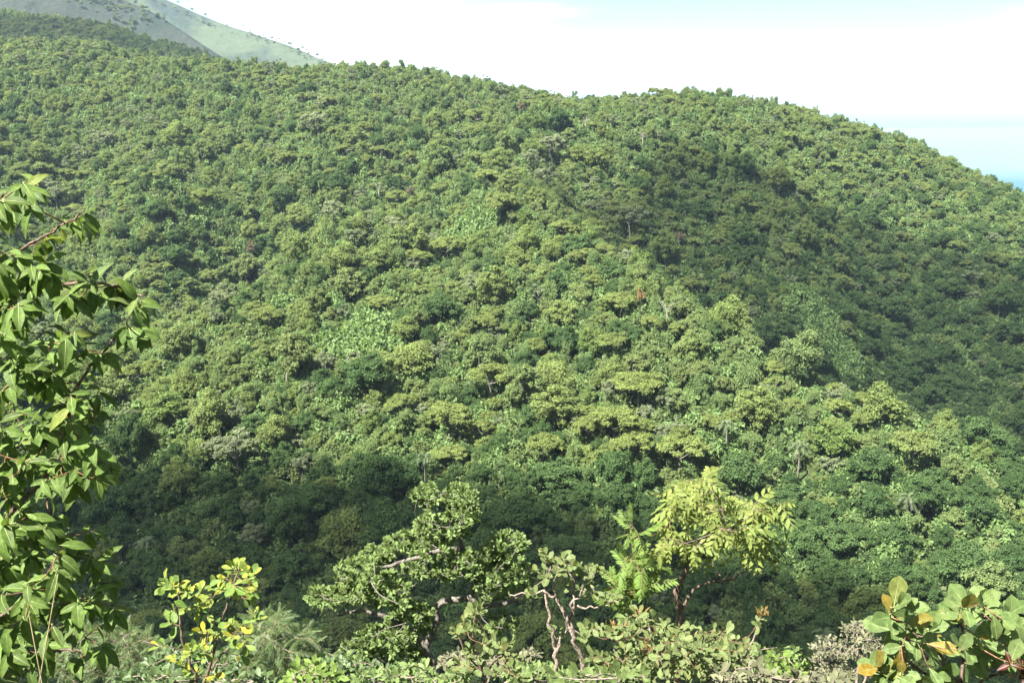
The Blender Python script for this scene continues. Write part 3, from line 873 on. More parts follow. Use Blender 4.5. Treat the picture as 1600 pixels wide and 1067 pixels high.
def compound_arrays(pairs, leaflet, lw, droop, seed, spread=1.1):
    """A pinnate leaf of length 1: a rachis and paired leaflets."""
    r = np.random.default_rng(seed)
    V0, F0, m0 = leaf_arrays('oblong', lw, 0.25, 0.10, 0.0, stations=5, cols=3, rib=False)
    Vs, Fs, Ms, off = [], [], [], 0
    ax = np.array([(0, q, -droop * q * q) for q in np.linspace(-0.1, 1, 7)])
    tv, tf = tubes([(ax, 0.010, 0.004)], 4)
    Vs.append(tv); Fs.append(tf); Ms.append(np.ones(len(tf), int)); off += len(tv)
    for q in range(pairs):
        tt = 0.12 + 0.86 * q / (pairs - 1)
        for sd in (-1, 1):
            a = sd * (spread + r.normal() * 0.12) * (1 - 0.35 * tt)
            L_ = leaflet * (0.8 + 0.4 * math.sin(math.pi * tt)) * r.uniform(0.85, 1.1)
            d = np.array([math.sin(a), math.cos(a), -0.35 + r.normal() * 0.15]); d /= np.linalg.norm(d)
            nz_ = np.array([sd * 0.35, 0, 1.0]); x_ = np.cross(d, nz_); x_ /= np.linalg.norm(x_); z_ = np.cross(x_, d)
            P = (V0[:, :1] * x_ + V0[:, 1:2] * d + V0[:, 2:] * z_) * L_ + np.array([0, tt, -droop * tt * tt])
            Vs.append(P); Fs.append(F0 + off); Ms.append(m0); off += len(P)
    return np.concatenate(Vs), np.concatenate(Fs), np.concatenate(Ms)

def frame_of(p, d, nrm, s):
    d = d / (np.linalg.norm(d) + 1e-9)
    x = np.cross(d, nrm); x /= np.linalg.norm(x) + 1e-9
    z = np.cross(x, d)
    M = np.eye(4); M[:3, 0] = x * s; M[:3, 1] = d * s; M[:3, 2] = z * s; M[:3, 3] = p
    return M

def plant(name, label, cat, base, stems, blobs, protos, mats, leaf_len, per_tip, bark, twig, seed, depth, droop=0.35, outward=0.8,
          joined=False, joined_tips=(), twig_r=0.005, part='leaf', spread_depth=0.5, stem_name='stem', zone=0.45, group=None, sides=7, face=0.35, wiggle=0.03):
    """base: (x, y) where it is rooted. stems: lists of (u, v, y) points, first one rises from the root. blobs: (u, v, ru, rv, tips) foliage masses."""
    r = np.random.default_rng(seed)
    bx_, by_ = base
    root = np.array([bx_, by_, float(ground(bx_, by_)[0])])
    e = empty(name, root, label, cat, group)
    specs, cand = [], []
    for k, (pl, r0, r1) in enumerate(stems):
        P = [at(*q) if len(q) == 3 else np.array(q[:3], float) for q in pl]
        if k == 0:
            P = [root - np.array([0, 0, 0.15])] + P
        sm = catmull(P, 6)
        sm = [p + r.normal(size=3) * wiggle * 0.12 * min(1, i) for i, p in enumerate(sm)]
        specs.append((np.array(sm) - root, r0, r1))
        cand += [(p, r1) for p in sm[2:]]
    tv, tf = tubes(specs, sides)
    link(bpy.data.objects.new(stem_name, mesh_from(stem_name, tv, tf, [bark], smooth=True)), e)
    tw, mats_l, mats_j = [], [], []
    cp = np.array([c[0] for c in cand])
    todo = []
    for bset, jn in ((blobs, joined), (joined_tips, True)):
        for (u, v, ru, rv, n) in bset:
            for _ in range(n):
                a = r.uniform(0, 6.28); q = math.sqrt(r.random())
                dd = depth + r.normal() * spread_depth * 0.5
                todo.append((at(u + ru * q * math.cos(a), v + rv * q * math.sin(a), max(dd, depth * 0.6)), jn))
    todo.sort(key=lambda p: np.min(((cp - p[0]) ** 2).sum(1)))
    for tip, jn in todo:
        d2 = np.sqrt(((cp - tip) ** 2).sum(1)) + 0.35 * np.maximum(0, cp[:, 2] - tip[2] + 0.02)
        st = cp[np.argmin(d2)]
        ln = np.linalg.norm(tip - st)
        mid = (st + tip) / 2 + np.array([r.normal() * 0.10, r.normal() * 0.10, -0.05 + r.normal() * 0.05]) * ln
        pl = np.array(catmull([st, mid, tip], 4))
        tw.append(((pl - root, min(twig_r * (0.7 + ln * 1.2), twig_r * 2.2), twig_r * 0.45), jn))
        cp = np.concatenate([cp, pl[2:-1]])
        axis = pl[-1] - pl[-3]; axis /= np.linalg.norm(axis) + 1e-9
        side = np.cross(axis, [0.3, 0.2, 0.9]); side /= np.linalg.norm(side) + 1e-9
        sid2 = np.cross(axis, side)
        ph0 = r.uniform(0, 6.28)
        for k in range(per_tip):
            f = k / max(1, per_tip - 1)
            pz = pl[-1] - axis * leaf_len * zone * (1 - f) * 1.6
            if ln < leaf_len: pz = pl[-1] - axis * ln * (1 - f) * 0.6
            ph = ph0 + k * 2.4 + r.normal() * 0.25
            rad = math.cos(ph) * side + math.sin(ph) * sid2
            d = axis * (0.35 + 0.6 * f) + rad * outward + np.array([0, 0, -droop]) + r.normal(size=3) * 0.16
            nrm = np.array([0, 0, 1.0]) + np.array([0, -face, 0]) + axis * 0.25 + r.normal(size=3) * 0.30
            M = frame_of(pz - root, d, nrm, leaf_len * r.uniform(0.55, 1.2))
            if jn: mats_j.append(M)
            else: mats_l.append((M, len(tw) - 1))
    twj = [t for t, jn in tw if jn]
    if twj:
        V_, F_ = tubes(twj, 4)
        link(bpy.data.objects.new('twigs', mesh_from('twigs', V_, F_, [twig], smooth=True)), e)['kind'] = 'stuff'
    tw_obj = {}
    for k, (t, jn) in enumerate(tw):
        if not jn:
            V_, F_ = tubes([t], 5)
            tw_obj[k] = link(bpy.data.objects.new('twig', mesh_from('twig', V_, F_, [twig], smooth=True)), e)
    if mats_l:
        pm = [mesh_from(part, *p[:2], mats, mat_idx=p[2], smooth=True, tint=np.full(len(p[1]), 0.5), lco=p[0]) for p in protos]
        for M, k in mats_l:
            o = link(bpy.data.objects.new(part, pm[r.integers(len(pm))]), tw_obj[k])
            o.matrix_basis = Matrix(M.tolist())
    if mats_j:
        Vs, Fs, Ms, Ts, Ls, off = [], [], [], [], [], 0
        ch = r.integers(0, len(protos), len(mats_j)); MJ = np.array(mats_j)
        for q, (pv, pf, pmi) in enumerate(protos):
            A = MJ[ch == q]
            if not len(A): continue
            P = np.einsum('nij,kj->nki', A[:, :3, :3], pv) + A[:, None, :3, 3]
            Vs.append(P.reshape(-1, 3)); Ls.append(np.tile(pv, (len(A), 1)))
            Fs.append((pf[None] + (np.arange(len(A)) * len(pv))[:, None, None] + off).reshape(-1, 4)); off += len(A) * len(pv)
            Ms.append(np.tile(pmi, len(A))); Ts.append(np.repeat(r.random(len(A)), len(pf)))
        o = link(bpy.data.objects.new('foliage', mesh_from('foliage', np.concatenate(Vs), np.concatenate(Fs), mats, mat_idx=np.concatenate(Ms), smooth=True, tint=np.concatenate(Ts), lco=np.concatenate(Ls))), e)
        o['kind'] = 'stuff'
    return e

def xy(u, y):
    return float((u - 800) / FPX * y / (math.cos(PITCH) - math.sin(PITCH) * 0.34)), y

OBL = [leaf_arrays('oblong', 0.185 + 0.02 * k, 0.30, c_, 0.02) for k, c_ in enumerate((0.12, 0.30, 0.45))]
OBO = [leaf_arrays('obovate', 0.24 + 0.02 * k, 0.18, c_, 0.01) for k, c_ in enumerate((0.04, 0.14, -0.06))]
RND = [leaf_arrays('round', 0.31 + 0.02 * k, 0.15, c_, 0.015) for k, c_ in enumerate((0.05, 0.15, -0.08))]
BRD = [leaf_arrays('obovate', 0.28 + 0.02 * k, 0.22, c_, 0.02) for k, c_ in enumerate((0.08, 0.2, -0.06))]
SML = [leaf_arrays('obovate', 0.23, 0.2, c_, 0.0, stations=4, cols=3, rib=False) for c_ in (0.1, -0.05)]
PIN = [compound_arrays(4, 0.40, 0.21, d_, 90 + k, spread=0.95) for k, d_ in enumerate((0.25, 0.45, 0.60))]
FRO = [compound_arrays(9, 0.27, 0.15, d_, 95 + k) for k, d_ in enumerate((0.05, 0.18, 0.30))]
FEA = [compound_arrays(11, 0.20, 0.12, d_, 98 + k, spread=1.2) for k, d_ in enumerate((0.15, 0.4))]
M_rib = rough_mat('leaf_rib', (0.13, 0.17, 0.06), (0.18, 0.20, 0.09), 20.0, rough=0.5, bump=0.0)
M_rib_dry = rough_mat('leaf_rachis', (0.12, 0.11, 0.045), (0.17, 0.13, 0.06), 20.0, rough=0.6, bump=0.0)
L_big = leaf_mat('leaf_glossy', [(0.060, 0.100, 0.024), (0.075, 0.120, 0.026), (0.050, 0.090, 0.026), (0.090, 0.140, 0.028), (0.060, 0.100, 0.034), (0.13, 0.16, 0.035)], trans=0.42, rough=0.55, spec=0.11, noise_scale=6.0, gain=1.00)
L_yel = leaf_mat('leaf_yellowing', [(0.11, 0.19, 0.035), (0.13, 0.20, 0.05), (0.20, 0.25, 0.04), (0.10, 0.17, 0.05), (0.36, 0.32, 0.035), (0.14, 0.22, 0.06)], trans=0.42, rough=0.55, spec=0.11, noise_scale=6.0, gain=0.80)
L_mid = leaf_mat('leaf_crooked_tree', [(0.086, 0.122, 0.042), (0.086, 0.122, 0.042)], trans=0.42, rough=0.55, spec=0.11, tint_amt=0.45, gain=1.25)
L_drp = leaf_mat('leaf_drooping', [(0.14, 0.185, 0.045), (0.17, 0.20, 0.055), (0.12, 0.17, 0.045)], trans=0.42, rough=0.55, spec=0.11, noise_scale=5.0, gain=0.85)
L_fro = leaf_mat('leaf_frond', [(0.10, 0.17, 0.035), (0.13, 0.19, 0.045)], trans=0.42, rough=0.55, spec=0.11, noise_scale=5.0, gain=0.80)
L_gry = leaf_mat('leaf_greyish', [(0.105, 0.138, 0.050), (0.13, 0.165, 0.065), (0.09, 0.13, 0.040), (0.15, 0.165, 0.055)], trans=0.42, rough=0.55, spec=0.11, noise_scale=6.0, gain=0.82)
L_brd = leaf_mat('leaf_broad', [(0.12, 0.18, 0.055), (0.15, 0.215, 0.075), (0.10, 0.16, 0.05), (0.16, 0.22, 0.08), (0.13, 0.19, 0.06), (0.24, 0.17, 0.03)], trans=0.42, rough=0.55, spec=0.11, noise_scale=5.0, gain=0.70)
L_fea = leaf_mat('leaf_feathery', [(0.072, 0.118, 0.040), (0.086, 0.130, 0.046)], trans=0.42, rough=0.5, tint_amt=0.4, gain=0.82)
L_twg = leaf_mat('leaf_dry_scrub', [(0.13, 0.145, 0.07), (0.15, 0.155, 0.085)], trans=0.25, rough=0.6, tint_amt=0.4, gain=0.62)
L_org = leaf_mat('leaf_young_orange', [(0.42, 0.24, 0.06), (0.36, 0.26, 0.08)], trans=0.42, rough=0.5, gain=0.60)
L_red = leaf_mat('leaf_red', [(0.25, 0.03, 0.02), (0.20, 0.05, 0.03)], trans=0.42, rough=0.45, gain=0.20)

# the branches hanging in from the left
D = 3.7
plant('broadleaf_tree', 'leafy tree with large glossy drooping leaves hanging in from the left', 'tree', xy(-95, 4.0),
      [([(-85, 1000, 3.9), (-80, 700, 3.9), (-70, 420, 3.9), (-60, 200, 3.9)], 0.055, 0.028),
       ([(-80, 900, 3.9), (0, 820, D), (70, 745, D), (105, 690, D), (112, 620, 3.6), (160, 552, 3.6), (205, 512, 3.6)], 0.012, 0.004),
       ([(-75, 600, 3.9), (0, 480, D), (75, 448, D), (160, 444, 3.6), (225, 462, 3.6)], 0.010, 0.004),
       ([(-70, 470, 3.9), (0, 412, D), (70, 368, 3.6), (135, 330, 3.6)], 0.008, 0.003),
       ([(-70, 400, 3.9), (-10, 320, D), (45, 285, D)], 0.008, 0.003),
       ([(-85, 1010, 3.9), (20, 950, D), (90, 935, D), (160, 935, 3.6)], 0.010, 0.004),
       ([(-85, 1060, 3.9), (30, 1030, D), (100, 1015, D), (135, 1020, D)], 0.009, 0.004)],
      [(45, 285, 26, 14, 3), (15, 315, 25, 20, 3), (125, 345, 22, 16, 3), (75, 375, 30, 18, 3), (185, 450, 25, 14, 3), (225, 470, 12, 12, 2), (215, 520, 25, 8, 2), (150, 440, 25, 18, 2),
       (60, 430, 50, 25, 3), (20, 480, 30, 25, 2), (95, 520, 30, 20, 2), (30, 585, 30, 25, 2), (130, 600, 40, 22, 2), (165, 560, 20, 14, 1), (80, 660, 40, 25, 3), (150, 660, 30, 30, 2), (165, 735, 25, 22, 2),
       (30, 700, 35, 40, 2), (90, 760, 45, 22, 2), (40, 830, 40, 30, 2), (120, 840, 40, 25, 2), (170, 900, 22, 22, 2), (60, 910, 50, 25, 2), (150, 950, 35, 25, 2), (30, 980, 30, 30, 1), (110, 1000, 40, 22, 2), (60, 1040, 50, 18, 1)],
      OBL, [L_big, M_rib], 0.092, 6, M_bark_brown, M_twig_red, 101, D, droop=0.75, outward=0.85, spread_depth=0.5, twig_r=0.0032,
      joined_tips=[(-20, 620, 70, 330, 44), (20, 930, 90, 130, 36), (40, 740, 80, 120, 22), (50, 470, 70, 90, 20), (60, 570, 80, 90, 18), (110, 700, 60, 80, 14), (80, 880, 90, 90, 26), (90, 980, 90, 70, 20), (-150, 600, 90, 330, 26)], face=0.5)

# yellowing sapling
D = 6.0
plant('sapling', 'yellow-green sapling with yellowing leaves on thin upright stems', 'sapling', xy(315, D),
      [([(312, 1100, D), (288, 1010, D), (281, 950, D), (276, 905, D)], 0.014, 0.004),
       ([(312, 1090, D), (340, 1000, D), (356, 940, D), (376, 880, D)], 0.012, 0.004),
       ([(325, 1050, D), (360, 1010, D), (392, 975, D)], 0.008, 0.003)],
      [(262, 912, 20, 10, 5), (300, 918, 24, 10, 6), (376, 884, 18, 10, 5), (392, 905, 14, 10, 3), (350, 918, 22, 18, 6), (375, 930, 22, 15, 4), (320, 955, 35, 20, 5), (280, 960, 20, 20, 3), (390, 975, 25, 20, 6), (345, 990, 40, 20, 5), (275, 1015, 30, 25, 5), (330, 1035, 45, 25, 6), (390, 1020, 20, 20, 2)],
      OBO, [L_yel, M_rib], 0.080, 5, M_bark_brown, M_twig_red, 102, D, droop=0.05, outward=0.75, spread_depth=0.5, twig_r=0.003)

# crooked tree in the middle
D = 13.0
plant('crooked_tree', 'small crooked tree with grey bent trunk and many small leaves', 'tree', xy(676, D),
      [([(676, 1110, D), (681, 1055, D), (667, 1012, D), (680, 975, D), (684, 948, D), (700, 938, D), (733, 933, D), (743, 905, D), (738, 880, D), (724, 855, D), (712, 830, D), (700, 790, D)], 0.072, 0.02),
       ([(734, 934, D), (765, 945, D), (800, 938, D), (835, 905, D)], 0.055, 0.02),
       ([(738, 885, D), (765, 872, D), (795, 850, D)], 0.04, 0.012),
       ([(667, 1012, D), (640, 985, D), (600, 962, D), (560, 955, D), (522, 962, D)], 0.05, 0.015),
       ([(724, 855, D), (680, 862, D), (620, 880, D), (575, 895, D), (530, 905, D)], 0.04, 0.012),
       ([(712, 830, D), (730, 800, D), (722, 775, D)], 0.03, 0.01),
       ([(681, 1055, D), (640, 1050, D), (600, 1030, D)], 0.04, 0.015)],
      [(665, 775, 20, 18, 32), (715, 780, 30, 22, 59), (730, 800, 22, 20, 27), (690, 825, 48, 24, 88), (640, 848, 40, 18, 55), (588, 868, 26, 16, 36), (560, 895, 38, 24, 59), (508, 935, 30, 20, 46), (540, 930, 30, 16, 27), (600, 918, 45, 26, 78),
       (690, 880, 60, 26, 78), (760, 880, 46, 30, 73), (795, 848, 32, 18, 46), (810, 895, 26, 30, 46), (770, 925, 30, 14, 23), (640, 965, 38, 28, 69), (600, 1000, 46, 28, 78), (560, 1015, 30, 22, 32), (640, 1035, 30, 24, 36), (780, 975, 30, 18, 19)],
      SML, [L_mid], 0.080, 24, M_bark_grey, M_bark_grey, 103, D, droop=-0.25, outward=0.7, joined=True, spread_depth=1.7, twig_r=0.007, stem_name='trunk', zone=0.9, sides=9, wiggle=0.06)

# tree with drooping compound leaves
D = 9.5
plant('drooping_leaved_tree', 'slender tree with bent brown trunk and drooping yellow-green compound leaves', 'tree', xy(1058, D),
      [([(1056, 1110, D), (1062, 1000, D), (1063, 960, D), (1056, 925, D), (1068, 898, D), (1074, 872, D)], 0.048, 0.028),
       ([(1064, 955, D), (1075, 932, D), (1095, 913, D), (1140, 905, D), (1172, 885, D)], 0.022, 0.007),
       ([(1074, 872, D), (1100, 845, D), (1130, 800, D), (1105, 758, D)], 0.03, 0.008),
       ([(1100, 845, D), (1150, 820, D), (1190, 798, D), (1225, 790, D)], 0.02, 0.006),
       ([(1074, 872, D), (1055, 838, D), (1045, 800, D)], 0.02, 0.007)],
      [(1100, 752, 35, 10, 7), (1070, 785, 34, 14, 8), (1120, 785, 40, 16, 10), (1175, 795, 32, 10, 6), (1140, 822, 40, 16, 7), (1062, 825, 24, 14, 5), (1170, 850, 20, 14, 4), (1205, 840, 12, 10, 2), (1100, 855, 22, 10, 3), (1215, 790, 10, 8, 3), (1040, 850, 12, 10, 2)],
      PIN, [L_drp, M_rib_dry], 0.225, 4, M_bark_brown, M_bark_brown, 104, D, droop=0.6, outward=0.75, spread_depth=0.8, twig_r=0.005, part='compound_leaf', stem_name='trunk', zone=0.3, sides=9, wiggle=0.05)

# fronded shoot
D = 8.6
plant('fronded_shrub', 'upright shrub with rows of paired leaflets beside the drooping-leaved tree', 'shrub', xy(1000, D),
      [([(1002, 1100, D), (1006, 980, D), (996, 905, D), (987, 845, D), (985, 815, D)], 0.018, 0.005), ([(1005, 970, D), (1010, 930, D), (1015, 895, D)], 0.01, 0.004), ([(1003, 960, D), (970, 930, D), (955, 912, D)], 0.01, 0.004)],
      [(985, 830, 4, 20, 4), (985, 880, 10, 20, 5), (1008, 890, 8, 14, 3), (1000, 920, 10, 12, 3), (955, 915, 14, 10, 4), (980, 938, 18, 10, 4)],
      FRO, [L_fro, M_rib_dry], 0.25, 3, M_bark_brown, M_twig_red, 105, D, droop=0.05, outward=0.75, spread_depth=0.4, twig_r=0.004, part='compound_leaf', zone=0.35)

# half-bare shrub with pinkish branches
D = 8.0
plant('bare_branched_shrub', 'half-bare shrub with pale pinkish branches and sparse rounded leaves', 'shrub', xy(885, D),
      [([(880, 1120, D), (870, 1050, D), (867, 1010, D), (856, 955, D), (847, 912, D)], 0.030, 0.009),
       ([(880, 1110, D), (912, 1065, D), (897, 1000, D), (884, 965, D), (868, 935, D), (845, 925, D), (800, 931, D)], 0.028, 0.006),
       ([(897, 1000, D), (893, 950, D), (893, 905, D), (880, 872, D)], 0.016, 0.005), ([(884, 965, D), (866, 925, D), (862, 885, D)], 0.012, 0.004),
       ([(893, 950, D), (925, 948, D), (965, 942, D)], 0.012, 0.004), ([(868, 1020, D), (880, 990, D), (893, 960, D)], 0.014, 0.006), ([(884, 965, D), (905, 930, D), (912, 895, D)], 0.012, 0.004)],
      [(862, 868, 20, 10, 6), (885, 885, 22, 12, 7), (920, 888, 22, 14, 6), (850, 895, 18, 12, 4), (905, 915, 25, 14, 6), (945, 935, 25, 12, 5), (870, 985, 12, 20, 2), (835, 930, 20, 8, 3), (920, 980, 20, 25, 4)],
      RND, [L_gry, M_rib], 0.078, 5, M_bark_pink, M_bark_pink, 106, D, droop=0.0, outward=0.75, spread_depth=0.6, twig_r=0.004, wiggle=0.1)

# grey-green shrub under the drooping-leaved tree
D = 7.0
plant('grey_green_shrub', 'dense grey-green shrub with young orange shoots below the drooping-leaved tree', 'shrub', xy(1050, D),
      [([(1050, 1120, D), (1040, 1060, D), (1020, 1000, D), (1010, 965, D)], 0.018, 0.005), ([(1050, 1110, D), (1085, 1050, D), (1105, 1000, D)], 0.014, 0.005),
       ([(1050, 1110, D), (1120, 1060, D), (1160, 1030, D), (1182, 985, D), (1190, 950, D)], 0.014, 0.004), ([(1045, 1090, D), (985, 1050, D), (950, 1000, D)], 0.014, 0.005)],
      [(950, 985, 30, 18, 7), (1005, 965, 32, 14, 8), (1065, 990, 34, 14, 8), (1100, 995, 36, 24, 11), (1040, 1010, 50, 22, 11), (960, 1030, 40, 24, 9), (1170, 1010, 18, 22, 4), (1186, 970, 6, 20, 4), (1130, 1040, 46, 22, 10), (1030, 1050, 60, 16, 8)],
      OBO, [L_gry, M_rib], 0.080, 3, M_bark_pink, M_twig_red, 107, D, droop=0.05, outward=0.8, spread_depth=0.9, twig_r=0.0035,
      joined_tips=[(1040, 1035, 130, 30, 150), (1000, 985, 60, 20, 40), (1100, 1000, 50, 25, 40)])
for k, (u, v, n) in enumerate(((958, 972, 16), (1003, 952, 9), (1012, 1004, 9), (1192, 950, 14), (1082, 985, 7))):
    r = np.random.default_rng(300 + k)
    base = at(u, v + 10, D - 0.15)
    host = bpy.data.objects['grey_green_shrub']
    V0, F0, m0 = leaf_arrays('oblong', 0.13, 0.2, 0.1, 0, stations=4, cols=3, rib=False)
    Vs, Fs = [], []
    for q in range(n):
        M = frame_of(base + r.normal(size=3) * np.array([0.03, 0.03, 0.025]), np.array([r.normal() * 0.5, r.normal() * 0.5, 0.9]), r.normal(size=3) + [0, -1, 0.4], 0.055 * r.uniform(0.7, 1.3))
        Vs.append(V0 @ M[:3, :3].T + M[:3, 3] - np.array(host.location)); Fs.append(F0 + q * len(V0))
    link(bpy.data.objects.new('young_shoot', mesh_from('young_shoot', np.concatenate(Vs), np.concatenate(Fs), [L_org], smooth=True)), host)['label'] = 'cluster of orange young leaves'

# small pale bush before the crooked tree
D = 5.6
plant('pale_leaved_bush', 'small bush with pale leaves and brown stem before the crooked tree', 'bush', xy(752, D),
      [([(756, 1110, D), (752, 1050, D), (740, 1010, D), (741, 975, D), (746, 948, D)], 0.012, 0.004), ([(754, 1060, D), (775, 1030, D), (800, 1012, D)], 0.007, 0.003), ([(752, 1050, D), (728, 1020, D), (716, 990, D)], 0.007, 0.003)],
      [(745, 952, 10, 10, 4), (735, 975, 18, 12, 4), (716, 990, 14, 12, 3), (775, 1005, 24, 14, 5), (800, 1025, 20, 16, 4), (728, 1025, 24, 18, 5), (765, 1040, 30, 18, 5), (795, 1055, 24, 10, 3)],
      OBO, [L_gry, M_rib], 0.066, 6, M_bark_brown, M_twig_red, 108, D, droop=-0.1, outward=0.7, spread_depth=0.4, twig_r=0.003)

# broad-leaved bush at the right
D = 4.3
plant('broad_leaved_bush', 'bush of broad pale green leaves, some orange-yellow, at lower right corner', 'bush', xy(1500, D),
      [([(1500, 1130, D), (1480, 1050, D), (1455, 1000, D), (1425, 965, D), (1402, 930, D)], 0.014, 0.004), ([(1500, 1110, D), (1505, 1020, D), (1503, 970, D), (1500, 945, D)], 0.010, 0.004),
       ([(1500, 1110, D), (1540, 1050, D), (1560, 1000, D), (1582, 970, D)], 0.010, 0.004), ([(1490, 1080, D), (1430, 1040, D), (1390, 1010, D)], 0.010, 0.004), ([(1455, 1000, D), (1420, 985, D), (1385, 965, D)], 0.006, 0.003),
       ([(1540, 1060, D), (1590, 1040, D), (1640, 1000, D)], 0.008, 0.004)],
      [(1403, 948, 16, 8, 3), (1390, 975, 18, 12, 4), (1440, 975, 30, 14, 6), (1498, 955, 18, 12, 5), (1525, 948, 14, 10, 3), (1578, 965, 12, 12, 3), (1560, 1000, 30, 14, 5), (1470, 1015, 46, 16, 7), (1400, 1025, 36, 16, 5), (1530, 1035, 40, 14, 6), (1370, 1050, 24, 10, 3), (1440, 1055, 46, 10, 5), (1600, 1010, 20, 30, 4), (1640, 1000, 26, 30, 4)],
      BRD, [L_brd, M_rib], 0.112, 4, M_bark_brown, M_twig_red, 109, D, droop=-0.1, outward=0.75, spread_depth=0.35, twig_r=0.004, face=0.9)
plant('red_leaved_shoot', 'shoot of dark red leaves at the lower right edge', 'shrub', xy(1625, 3.9),
      [([(1620, 1110, 3.9), (1600, 1060, 3.9), (1585, 1035, 3.9)], 0.006, 0.003)], [(1588, 1042, 14, 10, 3), (1610, 1050, 12, 10, 2)],
      OBL, [L_red, M_rib], 0.085, 4, M_twig_red, M_twig_red, 110, 3.9, droop=0.2, spread_depth=0.1, twig_r=0.002)

# finer shrubs farther down the slope
def fine_shrub(name, label, u, D, blobs, protos, mat, size, per, seed, bark=M_bark_pink):
    st = [([(u, 1100, D)], 0.05, 0.03)]
    for b in blobs:
        st.append(([(u, 1100, D), ((u + b[0]) / 2 + 5, (1100 + b[1]) / 2 + 10, D), (b[0], b[1] + b[3] * 0.3, D)], 0.03, 0.008))
    plant(name, label, 'shrub', xy(u, D), st, blobs, protos, [mat, M_rib_dry] if len(protos[0]) and protos[0][2].max() else [mat], size, per, bark, bark, seed, D, droop=0.1, outward=0.8, joined=True, spread_depth=1.4, twig_r=0.006, zone=0.8)
fine_shrub('feathery_shrub', 'feathery fine-leaved shrub between the yellowing sapling and the crooked tree', 430, 15.0,
           [(425, 975, 36, 14, 26), (385, 995, 34, 20, 26), (455, 1000, 36, 20, 28), (420, 1030, 60, 24, 40), (490, 1040, 40, 24, 26), (360, 1045, 40, 20, 20), (530, 1055, 40, 14, 18)], FEA, L_fea, 0.25, 6, 120)
fine_shrub('feathery_shrub', 'feathery fine-leaved shrub behind the glossy branch at lower left', 185, 16.0,
           [(180, 985, 34, 14, 22), (130, 1000, 40, 20, 30), (215, 1010, 36, 22, 28), (160, 1035, 60, 24, 40), (240, 1045, 40, 20, 24), (90, 1040, 40, 24, 24), (300, 1055, 30, 14, 12)], FEA, L_fea, 0.25, 6, 121)
fine_shrub('twiggy_scrub', 'dry grey-green twiggy shrub beside the broad-leaved bush', 1330, 12.5,
           [(1340, 985, 26, 16, 34), (1300, 1010, 36, 20, 44), (1360, 1015, 30, 22, 40), (1310, 1040, 50, 20, 50), (1260, 1045, 36, 16, 30), (1390, 1045, 40, 18, 30)], SML, L_twg, 0.07, 8, 122)
fine_shrub('leafy_bush', 'low yellow-green bush left of the twiggy dry shrub', 1225, 9.5,
           [(1225, 1035, 30, 12, 16), (1255, 1040, 20, 12, 10), (1200, 1050, 30, 12, 14)], SML, L_fro, 0.11, 6, 123)
fine_shrub('leafy_bush', 'low green bush between the pale bush and the half-bare shrub', 845, 10.5,
           [(830, 1045, 30, 14, 22), (860, 1050, 20, 10, 14), (800, 1050, 30, 12, 16)], SML, L_mid, 0.09, 9, 124)
fine_shrub('leafy_bush', 'low bright bush below the feathery shrub at the bottom edge', 485, 8.0,
           [(485, 1045, 26, 12, 14), (460, 1055, 24, 8, 10), (510, 1055, 20, 8, 8)], SML, L_fro, 0.10, 6, 125)

fine_shrub('leafy_bush', 'low green bush under the crooked tree trunk', 660, 9.0,
           [(640, 1050, 40, 12, 22), (700, 1055, 36, 10, 20), (585, 1055, 36, 10, 18)], SML, L_mid, 0.085, 8, 126)
fine_shrub('leafy_bush', 'low grey-green bush in front of the half-bare shrub', 930, 6.2,
           [(930, 1055, 40, 10, 14), (985, 1058, 36, 8, 12), (890, 1060, 26, 7, 8)], SML, L_gry, 0.08, 7, 127)
fine_shrub('leafy_bush', 'low olive bush below the orange-tipped shoot', 1180, 7.5,
           [(1165, 1050, 40, 12, 18), (1120, 1058, 36, 8, 12), (1240, 1058, 40, 8, 14), (1300, 1060, 30, 6, 10)], SML, L_twg, 0.09, 7, 128)
fine_shrub('leafy_bush', 'low green bush at the foot of the yellowing sapling', 280, 7.0,
           [(270, 1055, 46, 10, 18), (340, 1058, 46, 8, 18), (210, 1058, 40, 8, 14), (400, 1060, 30, 6, 10)], SML, L_fea, 0.08, 7, 129)

fine_shrub('leafy_bush', 'mid-green bush filling the gap left of the crooked tree', 545, 10.0,
           [(540, 1035, 40, 14, 26), (500, 1050, 36, 12, 20), (590, 1050, 36, 12, 20)], SML, L_fea, 0.085, 9, 130)
fine_shrub('leafy_bush', 'pale green bush right of the crooked trunk', 730, 11.0,
           [(720, 1030, 34, 14, 24), (770, 1040, 36, 14, 24), (820, 1030, 30, 14, 20)], SML, L_twg, 0.085, 9, 131)
fine_shrub('leafy_bush', 'olive bush behind the grey-green shrub', 1130, 10.0,
           [(1120, 1010, 40, 14, 26), (1170, 1030, 40, 16, 28), (1220, 1020, 30, 14, 18)], SML, L_mid, 0.085, 9, 132)
fine_shrub('leafy_bush', 'green bush between the feathery shrubs', 300, 11.5,
           [(290, 1020, 40, 16, 26), (250, 1035, 36, 14, 22), (340, 1030, 36, 14, 22)], SML, L_fea, 0.085, 9, 133)

# two dry grass stalks
for k, (label, a, b) in enumerate((('tall dry straw-coloured grass stalk before the glossy leaves', (58, 1075), (91, 896)), ('shorter dry grass stalk crossing the tall one', (66, 1075), (45, 958)))):
    y_ = 2.6 - 0.1 * k
    p0, p1 = at(a[0], a[1], y_), at(b[0], b[1], y_)
    gz = float(ground(p0[0], p0[1])[0])
    base = p0 + (p0 - p1) / (p1[2] - p0[2]) * max(0.1, p0[2] - gz + 0.05)
    V, F = tubes([(np.array(catmull([base, (base + p1) / 2 + np.array([0.008, 0, 0]), p1], 8)) - base, 0.0042, 0.0016)], 5)
    o = link(bpy.data.objects.new('grass_stalk', mesh_from('grass_stalk', V, F, [M_straw], smooth=True)))
    o.location = base
    tag(o, label, 'grass', 'dry grass stalks')

